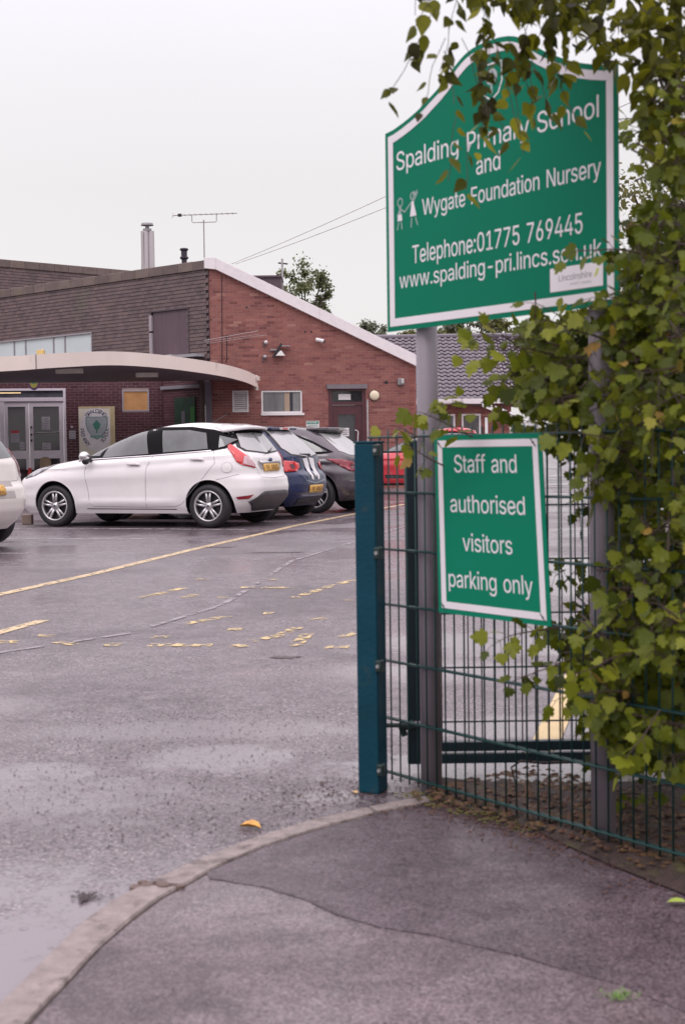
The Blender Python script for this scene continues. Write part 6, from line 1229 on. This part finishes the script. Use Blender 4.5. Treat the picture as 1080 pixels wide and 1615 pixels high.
# fallen twig on the verge
t = MB(); t.tube([(.585, 5.0, -.03), (.62, 5.02, -.012), (.70, 5.0, -.015), (.80, 4.98, -.008), (.95, 4.95, .0)], [.003, .005, .0055, .006, .007], 7); t.tube([(.60, 4.99, -.09), (.59, 5.0, -.05), (.585, 5.0, -.03)], .0028, 6); t.tube([(.66, 5.01, -.013), (.635, 4.99, .015), (.622, 4.98, .03)], .003, 6)
tag(t.build('fallen_twig', mat('twig_bark', (.035, .022, .022), .6)), 'thin dark forked twig caught behind the foot of the mesh fence', 'twig')

# ------------------------------------------------------------------ foliage
def leafmat(name, tint, rough=.42, tr=.38):
    m = mat(name, (1, 1, 1), rough, spec=.28, var=.16, scale=30, tint=tint); t = m.node_tree; L = t.links
    b = t.nodes['Principled BSDF']; out = [n for n in t.nodes if n.type == 'OUTPUT_MATERIAL'][0]
    src = b.inputs['Base Color'].links[0].from_socket
    tl_ = t.nodes.new('ShaderNodeBsdfTranslucent'); L.new(src, tl_.inputs[0]); ms = t.nodes.new('ShaderNodeMixShader'); ms.inputs[0].default_value = tr
    L.new(b.outputs[0], ms.inputs[1]); L.new(tl_.outputs[0], ms.inputs[2]); L.new(ms.outputs[0], out.inputs[0]); return m
M_maple = leafmat('maple_leaf', [(.026, .040, .009), (.080, .108, .010), (.158, .195, .012), (.26, .29, .022), (.38, .40, .05), (.42, .24, .06)])
M_birch = leafmat('birch_leaf', [(.045, .040, .018), (.095, .098, .015), (.17, .18, .016), (.26, .26, .02), (.42, .40, .03), (.50, .46, .05)], tr=.55)
M_bark = mat('twig_brown', (.06, .035, .028), .6)
def maple_geo():
    # five pointed lobes, folded along the midribs; y up the leaf from the stalk
    o = [(0, 0), (.20, -.05), (.44, .02), (.41, .14), (.58, .22), (.60, .40), (.40, .44), (.46, .60), (.34, .70), (.22, .66), (.14, .86), (0, .97)]
    pts = o + [(-x, y) for x, y in o[-2:0:-1]]
    vs = [Vector((x * .92, y - .0, -.10 * abs(x) - .10 * (y - .4) ** 2 + .05 * math.sin(9 * x + 5 * y))) for x, y in pts] + [Vector((0, .32, .05))]
    n = len(pts); return vs, [(i, (i + 1) % n, n) for i in range(n)]
def birch_geo():
    o = [(0, 0), (.22, .08), (.36, .28), (.30, .52), (.14, .80), (0, 1.08)]
    pts = o + [(-x, y) for x, y in o[-2:0:-1]]
    vs = [Vector((x, y, -.25 * abs(x) - .12 * y * y)) for x, y in pts] + [Vector((0, .35, .04)), Vector((0, .75, .0))]
    n = len(pts); f = [(i, i + 1, n) for i in range(3)] + [(3, n + 1, n), (3, 4, n + 1), (4, 5, n + 1), (5, 6, n + 1), (6, 7, n + 1), (7, n, n + 1)] + [(i, (i + 1) % n, n) for i in range(7, n)]
    return vs, f
class Plant:
    def __init__(s, root, m, geo, seed, nv=10):
        s.root, s.m, s.geo, s.leaves, s.twigs = root, m, geo, [], MB(); s.r = random.Random(seed); s.inv = Matrix.Translation(-Vector(root.location))
    def leaf(s, p, d, size, tint):
        """leaf blade growing along d, facing up/outwards"""
        r = s.r; d = Vector(d).normalized(); side = d.cross(Vector((r.uniform(-.8, .8), r.uniform(-1.1, .2), r.uniform(.1, 1)))).normalized(); nrm = side.cross(d).normalized()
        M = Matrix(((side.x, d.x, nrm.x, p.x), (side.y, d.y, nrm.y, p.y), (side.z, d.z, nrm.z, p.z), (0, 0, 0, 1))) @ Matrix.Diagonal((size * r.uniform(.8, 1.15), size, size * r.uniform(-1.2, 1.6), 1))
        s.leaves.append((M, tint, p))
    def finish(s, leafname):
        vs, fs_ = s.geo; r = s.r
        # the ones seen largest: nearest the eye and inside the picture
        def key(L):
            q = L[2] - EYE; d = q.dot(fw)
            ax, ay = abs(q.dot(r2)) / d, abs(q.dot(u2)) / d
            return d + (50 if ax > .236 or ay > .355 or d < .2 else 0)
        L = sorted(s.leaves, key=key); var = []
        for i in range(16):
            b = MB(); b.add(vs, fs_, (i + .5) / 16); o = b.build(leafname, s.m, smooth='all', recalc=False); var.append(o.data); bpy.data.objects.remove(o)
        for M, t, p in L[:300]:
            o = bpy.data.objects.new(leafname, var[min(15, max(0, int(t * 16)))]); COL.objects.link(o); o.parent = s.root; o.matrix_parent_inverse = s.inv; o.matrix_basis = M
        rest = MB()
        for M, t, p in L[300:]: rest.add([M @ v for v in vs], fs_, t)
        o = rest.build('foliage', s.m, smooth='all', recalc=False); o.parent = s.root; o.matrix_parent_inverse = s.inv; tag(o, kind='stuff')
        o = s.twigs.build('twigs', M_bark); o.parent = s.root; o.matrix_parent_inverse = s.inv; tag(o, kind='stuff')
def inpoly(p, l):
    r = False
    for i in range(len(l)):
        (xa, ya), (xb, yb) = l[i], l[i - 1]
        if (ya > p[1]) != (yb > p[1]) and p[0] < (xb - xa) * (p[1] - ya) / (yb - ya) + xa: r = not r
    return r
# field maple hedge growing through and over the fence: its face drawn in the fence plane (s, height)
hedge = empty('maple_hedge', FF(.95, -.10, -.35), label='field maple hedge growing through the fence and over the right-hand sign pole', cat='hedge')
HP = Plant(hedge, M_maple, maple_geo(), 21)
face = [(0.039, 1.239), (0.100, 1.318), (0.056, 1.402), (0.072, 1.462), (0.189, 1.483), (0.302, 1.494), (0.463, 1.509), (0.639, 1.557), (0.706, 1.685), (0.717, 1.827), (0.724, 1.950), (0.737, 2.090), (0.828, 2.123), (0.937, 2.133), (0.932, 0.168), (0.809, 0.187), (0.630, 0.169), (0.543, 0.231), (0.505, 0.340), (0.441, 0.438), (0.320, 0.493), (0.207, 0.512), (0.105, 0.533), (0.455, 0.565), (0.483, 0.768), (0.472, 1.111), (0.354, 1.199), (0.068, 1.218), (0.023, 1.219)]
rg = HP.r
def spray(base, d, ln, n, size, tb, droop=.25):
    """a leafy shoot: stem with opposite leaves"""
    d = Vector(d).normalized(); pts = []; p = Vector(base)
    for k in range(n + 1):
        pts.append(p.copy()); p = p + d * (ln / n); d = (d + Vector((rg.uniform(-.16, .16), rg.uniform(-.16, .16), rg.uniform(-.16, .12) - droop * .12))).normalized()
    HP.twigs.tube(pts, [.0032 - .0022 * k / n for k in range(n + 1)], 5)
    for k in range(1, n + 1):
        dd = (pts[k] - pts[k - 1]).normalized(); sd = dd.cross(Vector((rg.uniform(-1, 1), rg.uniform(-1, 1), rg.uniform(-1, 1)))).normalized()
        for sg in ((1, -1) if k < n else (0,)):
            v = (sd * sg * rg.uniform(.8, 1.3) + dd * rg.uniform(.2, .8) + Vector((0, 0, -.45 + rg.uniform(-.3, .25)))) ; pet = rg.uniform(.018, .05)
            q = pts[k] + v.normalized() * pet; HP.twigs.tube([pts[k], q], .0011, 4, cap=False)
            HP.leaf(q, v + Vector((0, 0, -.25)), size * rg.uniform(.62, 1.2), min(.99, max(0, tb + rg.gauss(0, .13) + (.45 if rg.random() < .03 else 0))))
S_ = [p[0] for p in face]; Z_ = [p[1] for p in face]
clumps = []
while len(clumps) < 105:
    s, z = rg.uniform(min(S_), max(S_)), rg.uniform(min(Z_), max(Z_))
    if not inpoly((s, z), face) or (z > 1.7 and rg.random() < .45): continue
    clumps.append((s, z, rg.uniform(.95, 1.16)))
for s, z, k in clumps:
    for j in range(rg.randint(5, 9)):
        P0 = FF(s + rg.gauss(0, .055), z + rg.gauss(0, .055), 0); p = EYE + (P0 - EYE) * (k + rg.uniform(-.02, .03))
        d = Vector((rg.uniform(-1.1, .6), rg.uniform(-1, .3), rg.uniform(-.6, .6)))
        ln = rg.uniform(.07, .15); spray(p - d.normalized() * ln * .5, d, ln, rg.choice((2, 3, 4, 4)), rg.choice((.034, .043, .050)), .40)
# shoots reaching out over the sign and past the fence
for (s, z, off), d, ln, n, tb in [((-0.015, 1.138, 0.05), (-1, -0.2, 0.55), 0.20, 4, 0.55), ((-0.147, 1.045, 0.06), (-1, -0.1, 0.5), 0.16, 4, 0.60), ((0.022, 1.239, 0.04), (-1, -0.2, 0.1), 0.16, 4, 0.60), ((-0.291, 1.142, 0.05), (-1, 0, 0.55), 0.10, 2, 0.70), ((0.576, 1.405, 0.04), (-1, -0.3, 0.45), 0.26, 5, 0.50), ((0.379, 1.409, 0.05), (-1, -0.2, 0.25), 0.24, 5, 0.50), ((0.155, 1.424, 0.05), (-1, 0, 0.5), 0.12, 2, 0.55), ((0.708, 1.646, 0.05), (-1, -0.2, 0.2), 0.20, 4, 0.40), ((0.436, 1.453, 0.04), (-0.9, -0.1, 0.8), 0.14, 3, 0.50), ((0.379, 1.380, 0.05), (-1, -0.2, 0.2), 0.30, 6, 0.50), ((0.371, 0.552, 0.05), (-1, -0.3, -0.1), 0.24, 5, 0.55), ((0.404, 0.456, 0.03), (-1, -0.2, -0.3), 0.20, 4, 0.25), ((0.665, 0.399, 0.09), (-1, -0.4, 0.1), 0.20, 4, 0.60), ((0.709, 1.109, 0.08), (-1, -0.5, 0.2), 0.25, 5, 0.50), ((0.770, 0.539, 0.10), (-1, -0.6, -0.2), 0.25, 5, 0.55), ((0.816, 0.367, 0.10), (-0.6, -0.6, -0.5), 0.22, 5, 0.55)]:
    spray(FF(s, z, off), d, ln, n + 1, .050, tb, .1)
# deep inner limbs
for (s0, z0, s1, z1, o_, r_) in ((.95, -.1, .80, 1.0, -.3, .016), (.80, 1.0, .70, 1.9, -.25, .010), (.95, .5, 1.1, 1.8, -.4, .013), (1.1, -.1, .95, .5, -.4, .018), (.70, 1.9, .62, 2.5, -.1, .006), (.9, .3, .62, .75, -.3, .007), (.82, 1.2, .60, 1.45, -.15, .006), (1.05, 1.2, .9, 2.4, -.2, .009)):
    a, b = FF(s0, z0, o_), FF(s1, z1, o_ + .1); t = MB(); pts = [a.lerp(b, q / 6) + Vector((rg.uniform(-.02, .02), rg.uniform(-.02, .02), 0)) for q in range(7)]; t.tube(pts, [r_ * (1 - .4 * q / 6) for q in range(7)], 8)
    o = t.build('branch', M_bark, smooth='all'); o.parent = hedge; o.matrix_parent_inverse = HP.inv
# inner depth of the hedge: leaves in the same range of tints
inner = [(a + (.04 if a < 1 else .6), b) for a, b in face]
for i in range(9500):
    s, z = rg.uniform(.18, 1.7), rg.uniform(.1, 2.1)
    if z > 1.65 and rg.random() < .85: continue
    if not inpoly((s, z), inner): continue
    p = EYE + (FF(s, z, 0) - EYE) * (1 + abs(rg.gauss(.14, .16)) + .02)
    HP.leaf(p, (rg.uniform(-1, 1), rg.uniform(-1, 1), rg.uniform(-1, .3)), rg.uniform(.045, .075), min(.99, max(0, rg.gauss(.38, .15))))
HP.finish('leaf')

# birch boughs hanging from above, in front of the board
bir = empty('birch_tree', (1.75, 4.4, -.1), label='birch tree whose drooping leafy twigs hang in front of the big green board', cat='tree')
BP = Plant(bir, M_birch, birch_geo(), 33); rb = BP.r
t = MB(); t.tube([(1.75, 4.4, -.12), (1.72, 4.38, 1.2), (1.62, 4.3, 2.6), (1.45, 4.25, 3.8)], [.075, .06, .045, .03], 14); o = t.build('trunk', mat('birch_bark', (.35, .32, .3), .6, var=.4, scale=9, stretch=(1, 1, 5)), smooth='all'); o.parent = bir; o.matrix_parent_inverse = BP.inv
for a, b, c, r_ in (((1.6, 4.3, 2.8), (1.2, 4.1, 3.0), (.45, 3.95, 2.62), .012), ((1.6, 4.3, 2.6), (1.2, 4.05, 2.75), (.75, 3.9, 2.55), .010), ((1.62, 4.3, 2.5), (1.3, 4.1, 2.5), (1.0, 3.95, 2.35), .010), ((1.5, 4.3, 3.2), (1.1, 4.1, 3.2), (.3, 4.0, 2.9), .012)):
    a, b, c = Vector(a), Vector(b), Vector(c); t = MB(); pts = [a.lerp(b, q).lerp(b.lerp(c, q), q) for q in [k / 8 for k in range(9)]]; t.tube(pts, [r_ * (1 - .7 * k / 8) for k in range(9)], 8); o = t.build('branch', M_bark, smooth='all'); o.parent = bir; o.matrix_parent_inverse = BP.inv
def strand(x, y, z0, z1, dens, tb, sway=.02, size=.052):
    n = max(2, int((z0 - z1) / .035)); p = Vector((x, y, z0)); pts = []; dx = rb.uniform(-sway, sway)
    for k in range(n + 1):
        pts.append(p.copy()); p = p + Vector((dx + rb.uniform(-.008, .008), rb.uniform(-.008, .008), -(z0 - z1) / n))
    BP.twigs.tube(pts, .0013, 4)
    for k in range(n + 1):
        for j in range(dens):
            if rb.random() < .78:
                v = Vector((rb.uniform(-1, 1), rb.uniform(-1, 1), rb.uniform(-1.6, -.3))); q = pts[k] + v.normalized() * rb.uniform(.008, .02)
                BP.leaf(q, v, size * rb.uniform(.6, 1.15), min(.99, max(0, tb + rb.gauss(0, .17))))
for a in [(0.214, 3.959, 2.384, 2.294, 1, 0.45), (0.299, 3.961, 2.435, 2.227, 1, 0.40), (0.299, 3.952, 2.227, 2.045, 1, 0.30), (0.325, 3.961, 2.435, 2.070, 2, 0.30), (0.295, 3.951, 2.192, 2.045, 1, 0.55), (0.359, 3.961, 2.435, 2.139, 3, 0.30), (0.344, 3.952, 2.226, 1.957, 1, 0.35), (0.403, 3.961, 2.434, 2.000, 3, 0.25), (0.427, 3.954, 2.260, 2.017, 2, 0.30), (0.400, 3.942, 2.000, 1.922, 1, 0.80), (0.394, 3.948, 2.139, 2.000, 2, 0.30), (0.377, 3.961, 2.434, 1.913, 1, 0.70), (0.455, 3.961, 2.433, 2.034, 3, 0.30), (0.470, 3.952, 2.225, 2.025, 2, 0.45), (0.498, 3.961, 2.433, 1.981, 1, 0.60), (0.529, 3.949, 2.154, 2.050, 1, 0.35), (0.551, 3.961, 2.432, 2.137, 3, 0.35), (0.353, 3.940, 1.957, 1.809, 1, 0.60), (0.328, 3.943, 2.018, 1.836, 1, 0.60), (0.594, 3.961, 2.431, 2.162, 2, 0.40), (0.655, 3.961, 2.431, 2.135, 3, 0.40), (0.490, 3.949, 2.155, 1.981, 1, 0.20)]: strand(*a)
BPOLY = [(0.346, 2.417), (0.389, 2.328), (0.459, 2.301), (0.564, 2.264), (0.643, 2.237), (0.713, 2.183), (0.782, 2.129), (0.825, 2.023), (0.850, 1.917), (0.963, 1.810), (1.033, 1.809), (1.042, 2.443)]
cnt = 0
while cnt < 980:
    x = rb.uniform(.2, 1.05); z = rb.uniform(1.85, 2.75)
    if not inpoly((x, z), BPOLY): continue
    y = 3.95 + rb.uniform(-.14, .28); k = y / 3.95; p = Vector((x * k, y, 1.1 + (z - 1.1) * k))
    if rb.random() < .02: cnt += 1; continue
    BP.leaf(p, (rb.uniform(-1, 1), rb.uniform(-1, 1), rb.uniform(-1.5, .1)), .05 * rb.uniform(.6, 1.2), min(.99, max(0, rb.gauss(.36, .19)))); cnt += 1
BP.finish('leaf')

# ---- distant trees
def far_tree(loc, h, rad, nl, ls, tint, label, seed, name='tree', group=None, squash=1., trunk=True, cl=26):
    r = random.Random(seed); t = empty(name, loc, label=label, cat='tree', group=group); base = Vector((0, 0, 0))
    tk = MB(); tk.tube([(0, 0, -.2), (.02 * h, 0, h * .35), (-.01 * h, 0, h * .75)], [h * .022, h * .016, h * .006], 10)
    cl_ = []
    for i in range(cl):
        while True:
            v = Vector((r.uniform(-1, 1), r.uniform(-1, 1), r.uniform(-1, 1)))
            if v.length < 1: break
        cl_.append((Vector((v.x * rad, v.y * rad, h - rad * squash + v.z * rad * squash)), rad * r.uniform(.16, .34)))
    for c, cr_ in cl_[:10]: tk.tube([(0, 0, h * .4), c * .6 + Vector((0, 0, h * .22)), c], [h * .010, h * .005, h * .002], 6)
    tk.build('trunk', M_bark, t)
    fo = MB()
    for i in range(nl):
        c, cr_ = r.choice(cl_); 
        v = Vector((r.gauss(0, .5), r.gauss(0, .5), r.gauss(0, .5))) * cr_; p = c + v
        d = Vector((r.uniform(-1, 1), r.uniform(-1, 1), r.uniform(-1.2, .4))).normalized(); sd = d.cross(Vector((r.uniform(-1, 1), r.uniform(-1, 1), 1))).normalized(); s_ = ls * r.uniform(.6, 1.3)
        fo.add([p, p + d * s_ * .5 + sd * s_ * .32, p + d * s_, p + d * s_ * .5 - sd * s_ * .32], [(0, 1, 2, 3)], min(1, max(0, r.gauss(.5, .22))))
    o = fo.build('crown', leafmat('crown_' + tint[0], tint[1]), t, recalc=False); tag(o, kind='stuff'); return t
GA = ('olive', [(.11, .12, .06), (.20, .22, .10), (.32, .33, .18)]); GB = ('yellowish', [(.10, .11, .04), (.19, .19, .07), (.30, .27, .10)]); GC = ('grey_green', [(.15, .17, .12), (.24, .26, .18), (.34, .36, .26)])
far_tree((-1.65, 60.4, 0), 9.25, 1.2, 5200, .15, GA, 'slender loose-leaved tree rising behind the white roof edge', 3, squash=1.45, cl=44)
far_tree((-.75, 61.5, 0), 7.4, .5, 700, .15, GA, 'tiny tree top just showing over the white roof edge', 4, squash=1.2, cl=8)
far_tree((1.85, 90.0, 0), 9.35, .95, 3200, .2, GC, 'grey green distant tree top left of the big green board', 5, cl=16)
far_tree((3.75, 80.0, 0), 7.9, .8, 2400, .18, GB, 'yellowish tree top tucked below the corner of the big green board', 6, cl=14)
for i, (x, h, r_) in enumerate(((5.0, 7.6, 1.1), (6.6, 7.9, 1.2), (8.3, 8.4, 1.5))):
    far_tree((x, 72.0 + i, 0), h, r_, 2200, .26, GB if i % 2 == 0 else GC, ['yellow green tree behind the pantiled roof, nearest the grey pole', 'grey green tree behind the pantiled roof, middle of three', 'taller yellow green tree behind the pantiled roof, farthest right'][i], 10 + i, group='trees behind the pantiled roof', cl=18)
far_tree((5.55, 24.0, 0), 6.6, 1.55, 5200, .11, GB, 'pale green birch standing in the yard behind the hedge at the right edge', 30, squash=1.5, cl=46)
far_tree((6.9, 27.0, 0), 5.2, 1.8, 4200, .13, GC, 'bushy grey green tree behind the hedge, low at the right edge', 31, squash=1.2, cl=40)
